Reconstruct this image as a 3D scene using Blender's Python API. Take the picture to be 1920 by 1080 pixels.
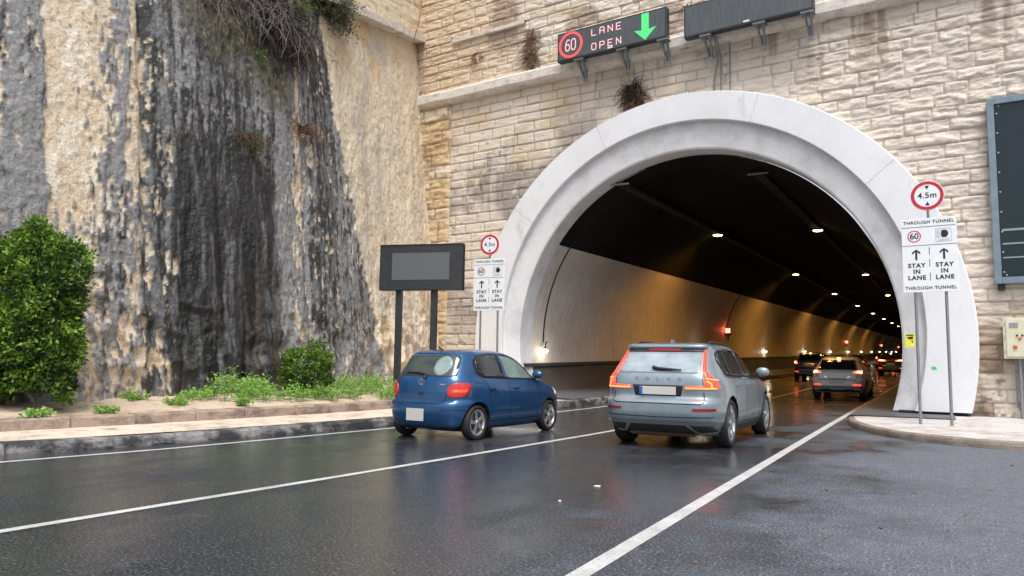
import bpy, bmesh, math, random
import numpy as np
from mathutils import Vector, Matrix
from mathutils.bvhtree import BVHTree
from mathutils.geometry import delaunay_2d_cdt

for o in list(bpy.data.objects):
    bpy.data.objects.remove(o)
SC = bpy.context.scene
COL = SC.collection
random.seed(7)

# ------------------------------------------------------------------ camera
CAM_P, CAM_Y, CAM_R, CAM_H = .0979, .5079, .0146, 1.2862
_fh = Vector((-math.sin(CAM_Y), math.cos(CAM_Y), 0)); _r = Vector((math.cos(CAM_Y), math.sin(CAM_Y), 0)); _u0 = Vector((0, 0, 1))
_F = _fh * math.cos(CAM_P) + _u0 * math.sin(CAM_P); _u = _u0 * math.cos(CAM_P) - _fh * math.sin(CAM_P)
_R = _r * math.cos(CAM_R) + _u * math.sin(CAM_R); _U = _u * math.cos(CAM_R) - _r * math.sin(CAM_R)
cd = bpy.data.cameras.new('camera'); cam = bpy.data.objects.new('camera', cd); COL.objects.link(cam)
cam.matrix_world = Matrix(((_R.x, _U.x, -_F.x, 0), (_R.y, _U.y, -_F.y, 0), (_R.z, _U.z, -_F.z, CAM_H), (0, 0, 0, 1)))
cd.sensor_width = 36; cd.lens = 1409.3 / 1920 * 36; cd.clip_start = .05; cd.clip_end = 2000
SC.camera = cam

# ------------------------------------------------------------------ sky, sun, exposure
SUN_EL, SUN_DIR = math.radians(62), Vector((.48, -.75, 0)).normalized()
w = bpy.data.worlds.new('World'); SC.world = w; w.use_nodes = True
nt = w.node_tree; bg = nt.nodes['Background']
sky = nt.nodes.new('ShaderNodeTexSky'); sky.sky_type = 'NISHITA'; sky.sun_disc = False
sky.sun_elevation = SUN_EL; sky.sun_rotation = math.atan2(SUN_DIR.x, SUN_DIR.y)
sky.air_density = 1.0; sky.dust_density = 4.0; sky.ozone_density = 1.0
hs = nt.nodes.new('ShaderNodeHueSaturation'); hs.inputs['Saturation'].default_value = .42
nt.links.new(sky.outputs[0], hs.inputs['Color']); nt.links.new(hs.outputs[0], bg.inputs[0])
bg.inputs[1].default_value = .13
sl = bpy.data.lights.new('sun', 'SUN'); sl.energy = 1.5; sl.angle = math.radians(28); sl.color = (1, .985, .965)
so = bpy.data.objects.new('sun', sl); COL.objects.link(so)
_sd = Vector((SUN_DIR.x * math.cos(SUN_EL), SUN_DIR.y * math.cos(SUN_EL), math.sin(SUN_EL)))
so.rotation_euler = _sd.to_track_quat('Z', 'Y').to_euler()
vs = SC.view_settings; vs.view_transform = 'Standard'; vs.look = 'None'; vs.gamma = 1; vs.exposure = .80
SC.cycles.use_denoising = True
SC.cycles.sample_clamp_indirect = 4.0
SC.cycles.max_bounces = 8

# ------------------------------------------------------------------ numpy noise
def _hash(i, j, s):
    h = (i.astype(np.int64) * 374761393 + j.astype(np.int64) * 668265263 + s * 1442695041) & 0x7fffffff
    h = ((h ^ (h >> 13)) * 1274126177) & 0x7fffffff
    return ((h ^ (h >> 16)) & 0xffff) / 65535.0
def vnoise(x, y, s=0):
    x = np.asarray(x, float); y = np.asarray(y, float)
    i = np.floor(x); j = np.floor(y); a = x - i; b = y - j
    a = a * a * (3 - 2 * a); b = b * b * (3 - 2 * b)
    return (_hash(i, j, s) * (1 - a) + _hash(i + 1, j, s) * a) * (1 - b) + (_hash(i, j + 1, s) * (1 - a) + _hash(i + 1, j + 1, s) * a) * b
def fbm(x, y, s=0, o=4, g=.5):
    t = 0; am = 1; tot = 0
    for k in range(o):
        t = t + am * vnoise(x * 2 ** k + 17.3 * k, y * 2 ** k - 9.1 * k, s + 31 * k); tot += am; am *= g
    return t / tot
def sst(a, b, x):
    t = np.clip((x - a) / (b - a), 0, 1); return t * t * (3 - 2 * t)

# ------------------------------------------------------------------ materials
def newmat(name):
    m = bpy.data.materials.new(name); m.use_nodes = True
    return m, m.node_tree, m.node_tree.nodes['Principled BSDF']
def setp(b, **k):
    names = dict(rough='Roughness', metal='Metallic', spec='Specular IOR Level', coat='Coat Weight', coatr='Coat Roughness', emit='Emission Color', es='Emission Strength', trans='Transmission Weight', alpha='Alpha')
    for a, v in k.items():
        b.inputs[names[a]].default_value = (*v, 1) if a == 'emit' else v
def nz(nt, scale, detail=4, rough=.55, stretch=None, obj=True):
    n = nt.nodes.new('ShaderNodeTexNoise'); n.inputs['Scale'].default_value = scale; n.inputs['Detail'].default_value = detail; n.inputs['Roughness'].default_value = rough
    tc = nt.nodes.new('ShaderNodeTexCoord'); out = tc.outputs['Object']
    if stretch:
        mp = nt.nodes.new('ShaderNodeMapping'); mp.inputs['Scale'].default_value = stretch; nt.links.new(out, mp.inputs[0]); out = mp.outputs[0]
    nt.links.new(out, n.inputs['Vector']); return n.outputs[0]
def ramp(nt, src, stops):
    r = nt.nodes.new('ShaderNodeValToRGB'); e = r.color_ramp.elements
    while len(e) < len(stops): e.new(.5)
    for x, (p, c) in zip(e, stops):
        x.position = p; x.color = (*c, 1) if len(c) == 3 else c
    nt.links.new(src, r.inputs[0]); return r.outputs[0]
def g3(v): return (v, v, v)
def mixc(nt, f, a, b, mode='MIX'):
    m = nt.nodes.new('ShaderNodeMix'); m.data_type = 'RGBA'; m.blend_type = mode
    for s, v in ((m.inputs[0], f), (m.inputs[6], a), (m.inputs[7], b)):
        if hasattr(v, 'is_linked'): nt.links.new(v, s)
        elif isinstance(v, (int, float)): s.default_value = v
        else: s.default_value = (*v, 1)
    return m.outputs[2]
def math_(nt, op, a, b=0.0, clamp=False):
    m = nt.nodes.new('ShaderNodeMath'); m.operation = op; m.use_clamp = clamp
    for s, v in ((m.inputs[0], a), (m.inputs[1], b)):
        if hasattr(v, 'is_linked'): nt.links.new(v, s)
        else: s.default_value = v
    return m.outputs[0]
def bump(nt, bs, h, strength=.3, dist=.02, coat=False):
    b = nt.nodes.new('ShaderNodeBump'); b.inputs['Strength'].default_value = strength; b.inputs['Distance'].default_value = dist
    nt.links.new(h, b.inputs['Height']); nt.links.new(b.outputs[0], bs.inputs['Normal']); return b
def mat(name, c, rough=.5, metal=0, spec=.5, var=.0, vscale=8, bmp=0, bscale=60, coat=0, es=0, ec=None, stretch=None, coatr=.05):
    m, nt, b = newmat(name)
    b.inputs['Base Color'].default_value = (*c, 1); setp(b, rough=rough, metal=metal, spec=spec, coat=coat, coatr=coatr)
    if var:
        n = nz(nt, vscale, 6, .6, stretch)
        lo = tuple(max(0, x * (1 - var)) for x in c); hi = tuple(min(1, x * (1 + var)) for x in c)
        nt.links.new(ramp(nt, n, [(.3, lo), (.7, hi)]), b.inputs['Base Color'])
    if bmp: bump(nt, b, nz(nt, bscale, 4, .6, stretch), bmp)
    if es: setp(b, emit=ec or c, es=es)
    return m
def attr_mat(name, rough=.85, grain=60, gv=.25, bmp=.5, bscale=40, wet=False, spec=.4, bd=.02, ledge=0, fleck=0):
    m, nt, b = newmat(name)
    a = nt.nodes.new('ShaderNodeAttribute'); a.attribute_name = 'Col'
    g = ramp(nt, nz(nt, grain, 6, .65), [(.25, g3(1 - gv)), (.75, g3(1 + gv * .6))])
    k = mixc(nt, 1.0, a.outputs[0], g, 'MULTIPLY')
    if fleck:                                              # peeled flecks and pits of the sprayed concrete
        k = mixc(nt, math_(nt, 'MULTIPLY', ramp(nt, nz(nt, 9, 7, .72, (1, 1, .55)), [(.585, g3(0)), (.61, g3(fleck))]), math_(nt, 'SUBTRACT', 1.0, a.outputs['Alpha'], True)), k, mixc(nt, .5, k, (.62, .50, .36)))
        k = mixc(nt, ramp(nt, nz(nt, 13, 6, .7, (1.1, 1.1, .6)), [(.60, g3(0)), (.64, g3(.75))]), k, mixc(nt, .72, k, (.02, .02, .02)))
    if ledge: k = mixc(nt, ramp(nt, nz(nt, 3.2, 7, .68, (1, 1, 3.0)), [(.61, g3(0)), (.69, g3(.40))]), k, mixc(nt, .6, k, (.20, .15, .11)))  # elongated dark streaks paint crevice shadows into the stone colour
    nt.links.new(k, b.inputs['Base Color'])
    setp(b, rough=rough, spec=spec)
    if wet:
        r = nt.nodes.new('ShaderNodeMapRange'); r.inputs[3].default_value = rough; r.inputs[4].default_value = .22
        nt.links.new(a.outputs['Alpha'], r.inputs[0]); nt.links.new(r.outputs[0], b.inputs['Roughness'])
    bp = bump(nt, b, nz(nt, bscale, 6, .65), bmp, bd)
    if ledge:
        l = nt.nodes.new('ShaderNodeBump'); l.inputs['Strength'].default_value = ledge; l.inputs['Distance'].default_value = .12
        nt.links.new(nz(nt, 4.5, 6, .62, (1, 1, 2.6)), l.inputs['Height']); nt.links.new(l.outputs[0], bp.inputs['Normal'])
    return m

M = {}
M['steel'] = mat('galvanised_steel', (.23, .25, .27), .45, .7, var=.2, vscale=20)
M['post'] = mat('grey_post_paint', (.22, .23, .245), .45, .3, var=.2, vscale=30)
M['black'] = mat('black_plastic', (.012, .012, .013), .5)
M['rubber'] = mat('tyre_rubber', (.014, .014, .015), .7, bmp=.2, bscale=80)
M['under'] = mat('underbody_black', (.008, .008, .008), .9)
M['alloy'] = mat('alloy_wheel', (.55, .55, .56), .3, .75)
M['alloy_dark'] = mat('machined_alloy', (.42, .43, .45), .25, .8)
M['chrome'] = mat('chrome_trim', (.7, .7, .7), .12, 1)
M['signwhite'] = mat('sign_white', (.74, .76, .78), .35, var=.06, vscale=5)
M['signblack'] = mat('sign_black', (.012, .012, .015), .5)
M['signred'] = mat('sign_red', (.5, .012, .03), .4)
M['signback'] = mat('sign_back', (.3, .31, .32), .5, .6)
M['plate'] = mat('number_plate', (.50, .48, .46), .4)
M['plateblue'] = mat('plate_blue', (.02, .10, .42), .4)
M['board'] = mat('board_dark', (.022, .025, .028), .45, var=.25, vscale=6)
M['board_face'] = mat('board_mesh_face', (.095, .10, .105), .55, var=.12, vscale=40, stretch=(1, 1, 4))
M['led'] = mat('led_panel', (.07, .08, .088), .45, var=.25, vscale=5, stretch=(3, 3, .4))
M['ledred'] = mat('led_red', (.35, .02, .02), .5, es=.95, ec=(.95, .07, .08))
M['ledpink'] = mat('led_pink', (.4, .2, .2), .5, es=.62, ec=(1, .55, .6))
M['ledgreen'] = mat('led_green', (.03, .3, .08), .5, es=.55, ec=(.07, .72, .2))
M['ledwhite'] = mat('white_mark', (.75, .75, .75), .5)

# ------------------------------------------------------------------ mesh builder
class MB:
    def __init__(s): s.v = []; s.f = []; s.m = []; s.sm = []
    def add(s, vs, fs, m=0, smooth=False):
        k = len(s.v); s.v += [tuple(v) for v in vs]
        for f in fs: s.f.append(tuple(i + k for i in f)); s.m.append(m); s.sm.append(smooth)
        return s
    def box(s, c, d, m=0, rz=0, mx=None):
        x, y, z = d[0] / 2, d[1] / 2, d[2] / 2
        P = [Vector((a, b, e)) for a in (-x, x) for b in (-y, y) for e in (-z, z)]
        if mx is None: mx = Matrix.Rotation(rz, 3, 'Z')
        P = [mx @ p + Vector(c) for p in P]
        return s.add(P, [(0, 1, 3, 2), (4, 6, 7, 5), (0, 4, 5, 1), (2, 3, 7, 6), (0, 2, 6, 4), (1, 5, 7, 3)], m)
    def bevbox(s, c, d, b=.02, m=0, rz=0):
        bm = bmesh.new(); bmesh.ops.create_cube(bm, size=1)
        for v in bm.verts: v.co = Vector((v.co.x * d[0], v.co.y * d[1], v.co.z * d[2]))
        bmesh.ops.bevel(bm, geom=bm.edges[:], offset=b, segments=2, affect='EDGES', profile=.6)
        R = Matrix.Rotation(rz, 3, 'Z'); bm.verts.ensure_lookup_table()
        s.add([R @ v.co + Vector(c) for v in bm.verts], [[v.index for v in f.verts] for f in bm.faces], m, False); bm.free(); return s
    def tube(s, path, r, n=8, m=0, caps=True):
        path = [Vector(p) for p in path]; rr = r if isinstance(r, (list, tuple)) else [r] * len(path)
        rings = []; up = None
        for i, p in enumerate(path):
            d = (path[min(i + 1, len(path) - 1)] - path[max(i - 1, 0)]).normalized()
            a = d.orthogonal().normalized() if up is None else (up - d * up.dot(d)).normalized()
            up = a; b = d.cross(a)
            rings.append([p + (a * math.cos(2 * math.pi * k / n) + b * math.sin(2 * math.pi * k / n)) * rr[i] for k in range(n)])
        V = [q for g in rings for q in g]; Fs = []
        for i in range(len(path) - 1):
            for k in range(n):
                Fs.append((i * n + k, i * n + (k + 1) % n, (i + 1) * n + (k + 1) % n, (i + 1) * n + k))
        s.add(V, Fs, m, True)
        if caps: s.add(rings[0], [tuple(range(n))[::-1]], m); s.add(rings[-1], [tuple(range(n))], m)
        return s
    def prism(s, poly, y0, y1, m=0):          # polygon in local xz, extruded along y
        n = len(poly); V = [(p[0], y0, p[1]) for p in poly] + [(p[0], y1, p[1]) for p in poly]
        return s.add(V, [tuple(range(n)), tuple(range(2 * n - 1, n - 1, -1))] + [(i, i + n, (i + 1) % n + n, (i + 1) % n) for i in range(n)], m)
    def lathe(s, prof, n=32, axis='X', c=(0, 0, 0), m=0, smooth=True):   # prof (radius, along axis)
        V = []
        for r, a in prof:
            for k in range(n):
                t = 2 * math.pi * k / n
                p = (a, r * math.cos(t), r * math.sin(t)) if axis == 'X' else ((r * math.cos(t), r * math.sin(t), a) if axis == 'Z' else (r * math.cos(t), a, r * math.sin(t)))
                V.append((p[0] + c[0], p[1] + c[1], p[2] + c[2]))
        Fs = [(i * n + k, i * n + (k + 1) % n, (i + 1) * n + (k + 1) % n, (i + 1) * n + k) for i in range(len(prof) - 1) for k in range(n)]
        return s.add(V, Fs, m, smooth)
    def ring(s, c, r0, r1, y, n=40, m=0):      # flat ring in xz facing -y
        V = [(c[0] + r * math.cos(2 * math.pi * k / n), y, c[1] + r * math.sin(2 * math.pi * k / n)) for r in (r0, r1) for k in range(n)]
        return s.add(V, [(k, (k + 1) % n, n + (k + 1) % n, n + k) for k in range(n)], m)
    def disc(s, c, r, y, n=40, m=0):
        return s.add([(c[0] + r * math.cos(2 * math.pi * k / n), y, c[1] + r * math.sin(2 * math.pi * k / n)) for k in range(n)], [tuple(range(n))], m)
    def poly(s, pts, y, m=0): return s.add([(p[0], y, p[1]) for p in pts], [tuple(range(len(pts)))], m)
    def build(s, name, mats, parent=None, loc=None, rz=0, recalc=False):
        me = bpy.data.meshes.new(name); me.from_pydata(s.v, [], s.f)
        for q in (mats if isinstance(mats, (list, tuple)) else [mats]): me.materials.append(q)
        me.polygons.foreach_set('material_index', s.m); me.polygons.foreach_set('use_smooth', s.sm)
        me.update()
        if recalc:
            bm = bmesh.new(); bm.from_mesh(me); bmesh.ops.recalc_face_normals(bm, faces=bm.faces[:]); bm.to_mesh(me); bm.free()
        return link(name, me, parent, loc, rz)
def link(name, me, parent=None, loc=None, rz=0):
    o = bpy.data.objects.new(name, me); COL.objects.link(o)
    if parent: o.parent = parent
    if loc is not None: o.location = loc
    if rz: o.rotation_euler = (0, 0, rz)
    return o
def tag(o, label=None, cat=None, group=None, kind=None):
    if label: o['label'] = label
    if cat: o['category'] = cat
    if group: o['group'] = group
    if kind: o['kind'] = kind
    return o
def thing(name, label, cat, loc=(0, 0, 0), rz=0, group=None):
    o = bpy.data.objects.new(name, None); COL.objects.link(o); o.location = loc; o.rotation_euler = (0, 0, rz); o.empty_display_size = .2
    return tag(o, label, cat, group)
def copy_tree(o, parent=None):
    c = o.copy(); COL.objects.link(c)
    if parent: c.parent = parent; c.matrix_parent_inverse = o.matrix_parent_inverse
    for ch in [k for k in bpy.data.objects if k.parent == o]: copy_tree(ch, c)
    return c
def gridmesh(name, P, mats, parent=None, col=None, mask=None, smooth=True):
    n, m = P.shape[:2]; idx = np.arange(n * m).reshape(n, m)
    q = np.stack([idx[:-1, :-1], idx[1:, :-1], idx[1:, 1:], idx[:-1, 1:]], -1).reshape(-1, 4)
    if mask is not None: q = q[mask.reshape(-1)]
    me = bpy.data.meshes.new(name); me.vertices.add(n * m); me.vertices.foreach_set('co', P.reshape(-1).astype(np.float32))
    me.loops.add(q.size); me.loops.foreach_set('vertex_index', q.reshape(-1).astype(np.int32))
    me.polygons.add(len(q)); me.polygons.foreach_set('loop_start', (np.arange(len(q)) * 4).astype(np.int32))
    me.polygons.foreach_set('use_smooth', np.full(len(q), smooth)); me.update(calc_edges=True)
    if col is not None:
        a = me.color_attributes.new('Col', 'FLOAT_COLOR', 'POINT'); a.data.foreach_set('color', col.reshape(-1).astype(np.float32))
    me.materials.append(mats)
    return link(name, me, parent)
def text_mb(mb, body, size, cx, cz, y, m=0, spacing=1.0, align='CENTER', bold=.0):
    cu = bpy.data.curves.new('t', 'FONT'); cu.body = body; cu.size = size; cu.align_x = align; cu.align_y = 'CENTER'; cu.space_character = spacing; cu.offset = bold
    ob = bpy.data.objects.new('t', cu); COL.objects.link(ob)
    dg = bpy.context.evaluated_depsgraph_get(); me = ob.evaluated_get(dg).to_mesh()
    mb.add([(v.co.x + cx, y, v.co.y + cz) for v in me.vertices], [tuple(p.vertices) for p in me.polygons], m)
    ob.evaluated_get(dg).to_mesh_clear(); bpy.data.objects.remove(ob); bpy.data.curves.remove(cu)

# ------------------------------------------------------------------ site geometry
def rampf(Y, k):                                    # flat outside, tunnel grade / drift inside
    r = np.asarray(Y, float) - 22
    return np.where(r < -4, 0, np.where(r > 4, k * r, k * (r + 4) ** 2 / 16))
def fz(Y): return rampf(Y, .0185)
def fx(Y): return rampf(Y, .0188)
SK = .0764
W0 = np.array([0, 21.33, 0.]); WS = np.array([math.cos(SK), -math.sin(SK), 0]); WN = np.array([-math.sin(SK), -math.cos(SK), 0])
def wallp(s, z, off=0): return tuple(W0 + WS * s + WN * off + np.array([0, 0, z]))
AC = (-6.3, 1.95)                                   # arch centre on the wall plane (s, z)
TAZ, TEL = math.radians(1.076), math.radians(1.06)
T = np.array([math.sin(TAZ) * math.cos(TEL), math.cos(TAZ) * math.cos(TEL), math.sin(TEL)])
AX = W0 + WS * AC[0] + np.array([0, 0, AC[1]])
E1 = np.array([math.cos(TAZ), -math.sin(TAZ), 0]); E2 = np.cross(E1, T)
def tun(x, z, al): return AX + E1 * x + E2 * z + T * al       # tunnel frame: across, up, along

# ------------------------------------------------------------------ ground, road, kerbs
def asphalt():
    m, nt, b = newmat('wet_asphalt')
    geo = nt.nodes.new('ShaderNodeNewGeometry'); sx = nt.nodes.new('ShaderNodeSeparateXYZ'); nt.links.new(geo.outputs['Position'], sx.inputs[0])
    def mr(src, a, b_, c=0., d=1.):
        r = nt.nodes.new('ShaderNodeMapRange'); nt.links.new(src, r.inputs[0]); r.interpolation_type = 'SMOOTHSTEP'
        for i, v in ((1, a), (2, b_), (3, c), (4, d)): r.inputs[i].default_value = v
        return r.outputs[0]
    big = nz(nt, .6, 6, .62); fine = nz(nt, 46, 4, .8); mid = nz(nt, 6, 6, .7); trk = nz(nt, 1.1, 5, .6, (1, .10, 1)); spk = nz(nt, 62, 2, .6)
    wob = math_(nt, 'ADD', sx.outputs[0], math_(nt, 'MULTIPLY', math_(nt, 'SUBTRACT', big, .5), 6.0))
    dry = mr(wob, -2.9, .5)                                   # drained, rougher asphalt to the right of the edge line
    film = mr(math_(nt, 'ADD', math_(nt, 'ADD', math_(nt, 'MULTIPLY', big, .55), math_(nt, 'MULTIPLY', trk, .45)), math_(nt, 'MULTIPLY', dry, .28)), .47, .66, 1.0, .0)
    c1 = ramp(nt, fine, [(.38, g3(.005)), (.49, (.015, .018, .023)), (.58, (.05, .058, .07)), (.66, (.30, .335, .385))])
    c2 = ramp(nt, fine, [(.36, (.04, .045, .053)), (.50, (.11, .122, .142)), (.60, (.21, .225, .25)), (.70, (.5, .52, .56))])
    c = mixc(nt, dry, c1, c2)
    c = mixc(nt, 1.0, c, ramp(nt, mid, [(.3, g3(.72)), (.7, g3(1.2))]), 'MULTIPLY')
    c = mixc(nt, mr(spk, .685, .72), c, (.62, .65, .69))  # pale aggregate specks, with glints painted into their colour
    c = mixc(nt, mr(nz(nt, .8, 7, .7), .60, .72, 0, .35), c, mixc(nt, .6, c, (.26, .27, .29)))
    nt.links.new(c, b.inputs['Base Color'])
    setp(b, spec=.28); b.inputs['Coat IOR'].default_value = 1.36
    film = math_(nt, 'MULTIPLY', film, mr(dry, 0., 1., 1.0, .12)); nt.links.new(film, b.inputs['Coat Weight'])
    nt.links.new(mr(film, 0., 1., .24, .075), b.inputs['Coat Roughness'])
    nt.links.new(mr(film, 0., 1., .62, .36), b.inputs['Roughness'])
    bump(nt, b, fine, .8, .012)
    b2 = nt.nodes.new('ShaderNodeBump'); b2.inputs['Strength'].default_value = .22; b2.inputs['Distance'].default_value = .008
    nt.links.new(fine, b2.inputs['Height']); nt.links.new(b2.outputs[0], b.inputs['Coat Normal'])
    return m
M['asphalt'] = asphalt()
def paintmat():
    m, nt, b = newmat('worn_road_paint')
    k = ramp(nt, nz(nt, 30, 6, .75), [(.34, (.10, .10, .11)), (.42, (.52, .52, .51)), (.7, (.68, .68, .67))])
    nt.links.new(mixc(nt, 1.0, k, ramp(nt, nz(nt, 2.5, 5, .6), [(.3, g3(.70)), (.6, g3(1))]), 'MULTIPLY'), b.inputs['Base Color']); setp(b, rough=.4); bump(nt, b, nz(nt, 46, 4, .8), .5, .01); return m
M['paint'] = paintmat()
M['earth'] = mat('earth', (.12, .10, .08), .9, var=.3, vscale=3)
def kerbmat(name, c, dark, th):
    m, nt, b = newmat(name)
    n = nz(nt, 2.2, 8, .7, (1, 1, 1.6)); n2 = nz(nt, 45, 6, .7)
    k = mixc(nt, ramp(nt, n, [(th - .08, g3(0)), (th + .08, g3(1))]), dark, c)
    nt.links.new(mixc(nt, 1.0, k, ramp(nt, n2, [(.3, g3(.65)), (.7, g3(1.25))]), 'MULTIPLY'), b.inputs['Base Color'])
    setp(b, rough=.7); bump(nt, b, nz(nt, 22, 6, .7), .6, .03); return m
M['kerb'] = kerbmat('black_stained_kerb_stone', (.27, .26, .25), (.032, .032, .034), .535)
M['lowwall'] = kerbmat('weathered_brown_block', (.36, .27, .21), (.17, .125, .10), .47)
M['path'] = kerbmat('sandy_wet_paving', (.66, .56, .46), (.36, .26, .19), .43)
M['pave'] = kerbmat('pale_concrete_paving', (.56, .54, .52), (.36, .29, .25), .44)
M['rkerb'] = kerbmat('brown_kerb', (.27, .22, .18), (.17, .14, .12), .5)
M['walkway'] = mat('walkway_asphalt', (.085, .088, .095), .5, var=.3, vscale=14, bmp=.3)
M['soil'] = kerbmat('sandy_soil', (.55, .44, .325), (.27, .20, .14), .42)

def sheet(name, rows, m, lab=None):               # rows of points -> sheet
    P = np.array(rows, float); o = gridmesh(name, P, m, smooth=True); tag(o, kind='structure'); return o
bigg = MB().add([(-600, -600, -.06), (600, -600, -.06), (600, 21, -.06), (-600, 21, -.06)], [(0, 1, 2, 3)]).build('ground', M['earth']); tag(bigg, kind='structure')
ys = np.concatenate([np.arange(-40, 16, 4.), np.arange(16, 30, 1.), np.arange(30, 262, 4.)])
def lx(pts):
    y = [p[1] for p in pts]; x = [p[0] for p in pts]
    return lambda Y: np.interp(Y, y, x)
KERB = lx([(-12.6, -40), (-11.9, -6), (-11.1, 1), (-10.42, 5.35), (-10.05, 6.6), (-9.72, 8.3), (-9.50, 9.9), (-9.30, 12), (-9.18, 19.6), (-9.15, 22), (-9.0, 30), (-4.5, 265)])
rows = []
for Y in ys:
    l = KERB(Y) - .05 if Y < 20 else KERB(Y) - .05
    rr = 45. if Y < 20.6 else -1.70 + fx(Y)
    rows.append([(l + (rr - l) * k / 12, Y, fz(Y)) for k in range(13)])
sheet('road', rows, M['asphalt'])
def line(name, f, wdt, y0, y1, lab=None):
    yy = np.concatenate([np.arange(y0, 20, .5), np.arange(20, y1, 2.)]); R_ = []
    for Y in yy: R_.append([(f(Y), Y, fz(Y) + .004), (f(Y) + wdt, Y, fz(Y) + .004)])
    return sheet(name, R_, M['paint'])
line('edge_line', lx([(-1.95, -10), (-1.98, 4.3), (-2.07, 19), (-2.03, 24.3), (-1.86, 30.5), (-1.6, 42.6), (2.5, 262)]), .13, -8, 255)
line('lane_line', lx([(-6.3, -3), (-6.03, 3.1), (-5.95, 4.37), (-5.80, 6.5), (-5.60, 10), (-5.44, 13.2), (-5.1, 28), (-4.95, 36), (-4.5, 65), (-.6, 262)]), .11, -8, 255)
line('edge_line', lx([(-11.2, -3), (-9.83, 5.07), (-9.47, 6.96), (-9.29, 8.73), (-9.05, 11.47), (-8.62, 18), (-8.52, 21.2), (-8.35, 30), (-7.9, 50), (-3.9, 262)]), .11, -8, 255)

def strip(name, ya, sect, m, jit=0, kind=None, gap=None, seed=1, joints=None):
    # sect(Y) -> list of (x, z); swept along Y; joints: list of y where a groove runs across
    rnd = random.Random(seed); R_ = []
    for Y in ya:
        s = sect(Y); R_.append([(x + rnd.uniform(-jit, jit), Y, z + rnd.uniform(-jit, jit)) for x, z in s])
    o = gridmesh(name, np.array(R_), m, smooth=False)
    if kind: tag(o, kind=kind)
    return o
def stone_ys(y0, y1, lo, hi, seed, step=.22):
    rnd = random.Random(seed); out = []; y = y0; J = []
    while y < y1:
        L = rnd.uniform(lo, hi); k = max(2, int(L / step)); e = min(y + L, y1)
        out += list(np.linspace(y + .022, e - .022, k + 1)); J.append((y, e)); y = e
        out.append(e)
    return np.array(sorted(set(np.round(out, 4)))), J
ya, J = stone_ys(-10, 60, .75, 1.5, 3)
jset = np.array([e for _, e in J])
def kerb_sect(Y):
    x = KERB(Y); z = float(fz(Y)); d = .06 if np.min(np.abs(jset - Y)) < .006 else 0
    h = .152 + .012 * (vnoise(Y * 1.3, 0, 5) - .5) * 2 - d
    if Y > 19: h += .03
    return [(x - d * .3, z - .05), (x - d, z + .03), (x - .02 - d, z + h - .04), (x - .05 - d, z + h), (x - .15, z + h + .004), (x - .30, z + h - d * .5)]
strip('kerb', ya, kerb_sect, M['kerb'], .006, 'structure')
LW = lx([(-14.5, -10), (-12.6, 0), (-11.64, 6), (-11.27, 8.3), (-11.0, 10.3), (-10.75, 13.5), (-10.75, 16.5), (-11.4, 21.5)])
sheet('path', [[(KERB(Y) - .28, Y, .155), (LW(Y) * .5 + KERB(Y) * .5, Y, .18), (LW(Y) - .05, Y, .185)] for Y in np.arange(-10, 21.6, .8)], M['path'])
yb, J2 = stone_ys(-10, 21.4, .9, 1.4, 9); j2 = np.array([e for _, e in J2])
def lw_sect(Y):
    x = LW(Y); d = .05 if np.min(np.abs(j2 - Y)) < .006 else 0; h = .355 + .015 * (vnoise(Y, 0, 8) - .5) - d
    return [(x - d, .1), (x - d, .2), (x - .01 - d, h - .03), (x - .04 - d, h), (x - .28, h), (x - .3, .2)]
o = strip('low_wall', yb, lw_sect, M['lowwall'], .006); tag(o, 'low brown stone block wall holding back the sandy soil bed beside the path', 'low wall')
# soil bed between the low wall and the cliff
CY = np.array([-12, 0, 4, 9, 13, 16, 19, 24.]); CX_ = np.array([-13.9, -13.3, -13.1, -12.95, -13.2, -13.8, -14.6, -15.75])
def cbase(Y):
    return sum(np.interp(Y + d, CY, CX_) for d in (-1.2, -.6, 0, .6, 1.2)) / 5
P = []
for Y in np.arange(-10, 22.6, .2):
    a, b_ = LW(Y) - .26, cbase(Y) - .5; r = []
    for k in range(15):
        t = k / 14; x = a + (b_ - a) * t
        z = .34 + .22 * t ** .8 + .14 * (fbm(np.array(x * 1.6), np.array(Y * 1.6), 3) - .45) * min(1, t * 5)
        r.append((x, Y, float(z)))
    P.append(r)
sheet('soil_bed', P, M['soil'])
# right-hand pavement with curved kerb, and the walkway inside the tunnel
kb = [(-1.78, 20.6), (-1.74, 19.3), (-1.60, 18.1), (-1.33, 17.0), (-.92, 16.0), (-.42, 15.25), (.37, 14.68), (1.25, 14.45), (3, 14.3), (7, 14.2), (14, 14.2)]
def cr(pts, n=6):
    out = []
    for i in range(len(pts) - 1):
        p = [np.array(pts[max(0, min(len(pts) - 1, j))]) for j in (i - 1, i, i + 1, i + 2)]
        for k in range(n):
            t = k / n; out.append(.5 * (2 * p[1] + (p[2] - p[0]) * t + (2 * p[0] - 5 * p[1] + 4 * p[2] - p[3]) * t * t + (3 * p[1] - p[0] - 3 * p[2] + p[3]) * t ** 3))
    return out + [np.array(pts[-1])]
kc = cr(kb, 8); kk = []
for i, p in enumerate(kc):
    d = kc[min(i + 1, len(kc) - 1)] - kc[max(i - 1, 0)]; d /= np.linalg.norm(d); n = np.array([-d[1], d[0]])
    if n[1] < 0 and n[0] < .5: n = -n
    n = np.array([-d[1], d[0]]); kk.append((p, n))
rw = []
for i, (p, n) in enumerate(kk):
    q = lambda a, z: (p[0] + n[0] * a, p[1] + n[1] * a, z)
    jt = .006 * (i % 8 == 0)
    rw.append([q(0, -.05), q(jt, .07), q(.012 + jt, .115), q(.035 + jt, .132 - jt), q(.15, .137 - jt), q(.17, .10)])
o = gridmesh('pavement_kerb', np.array(rw), M['rkerb'], smooth=False); tag(o, kind='structure')
rw = []
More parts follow.
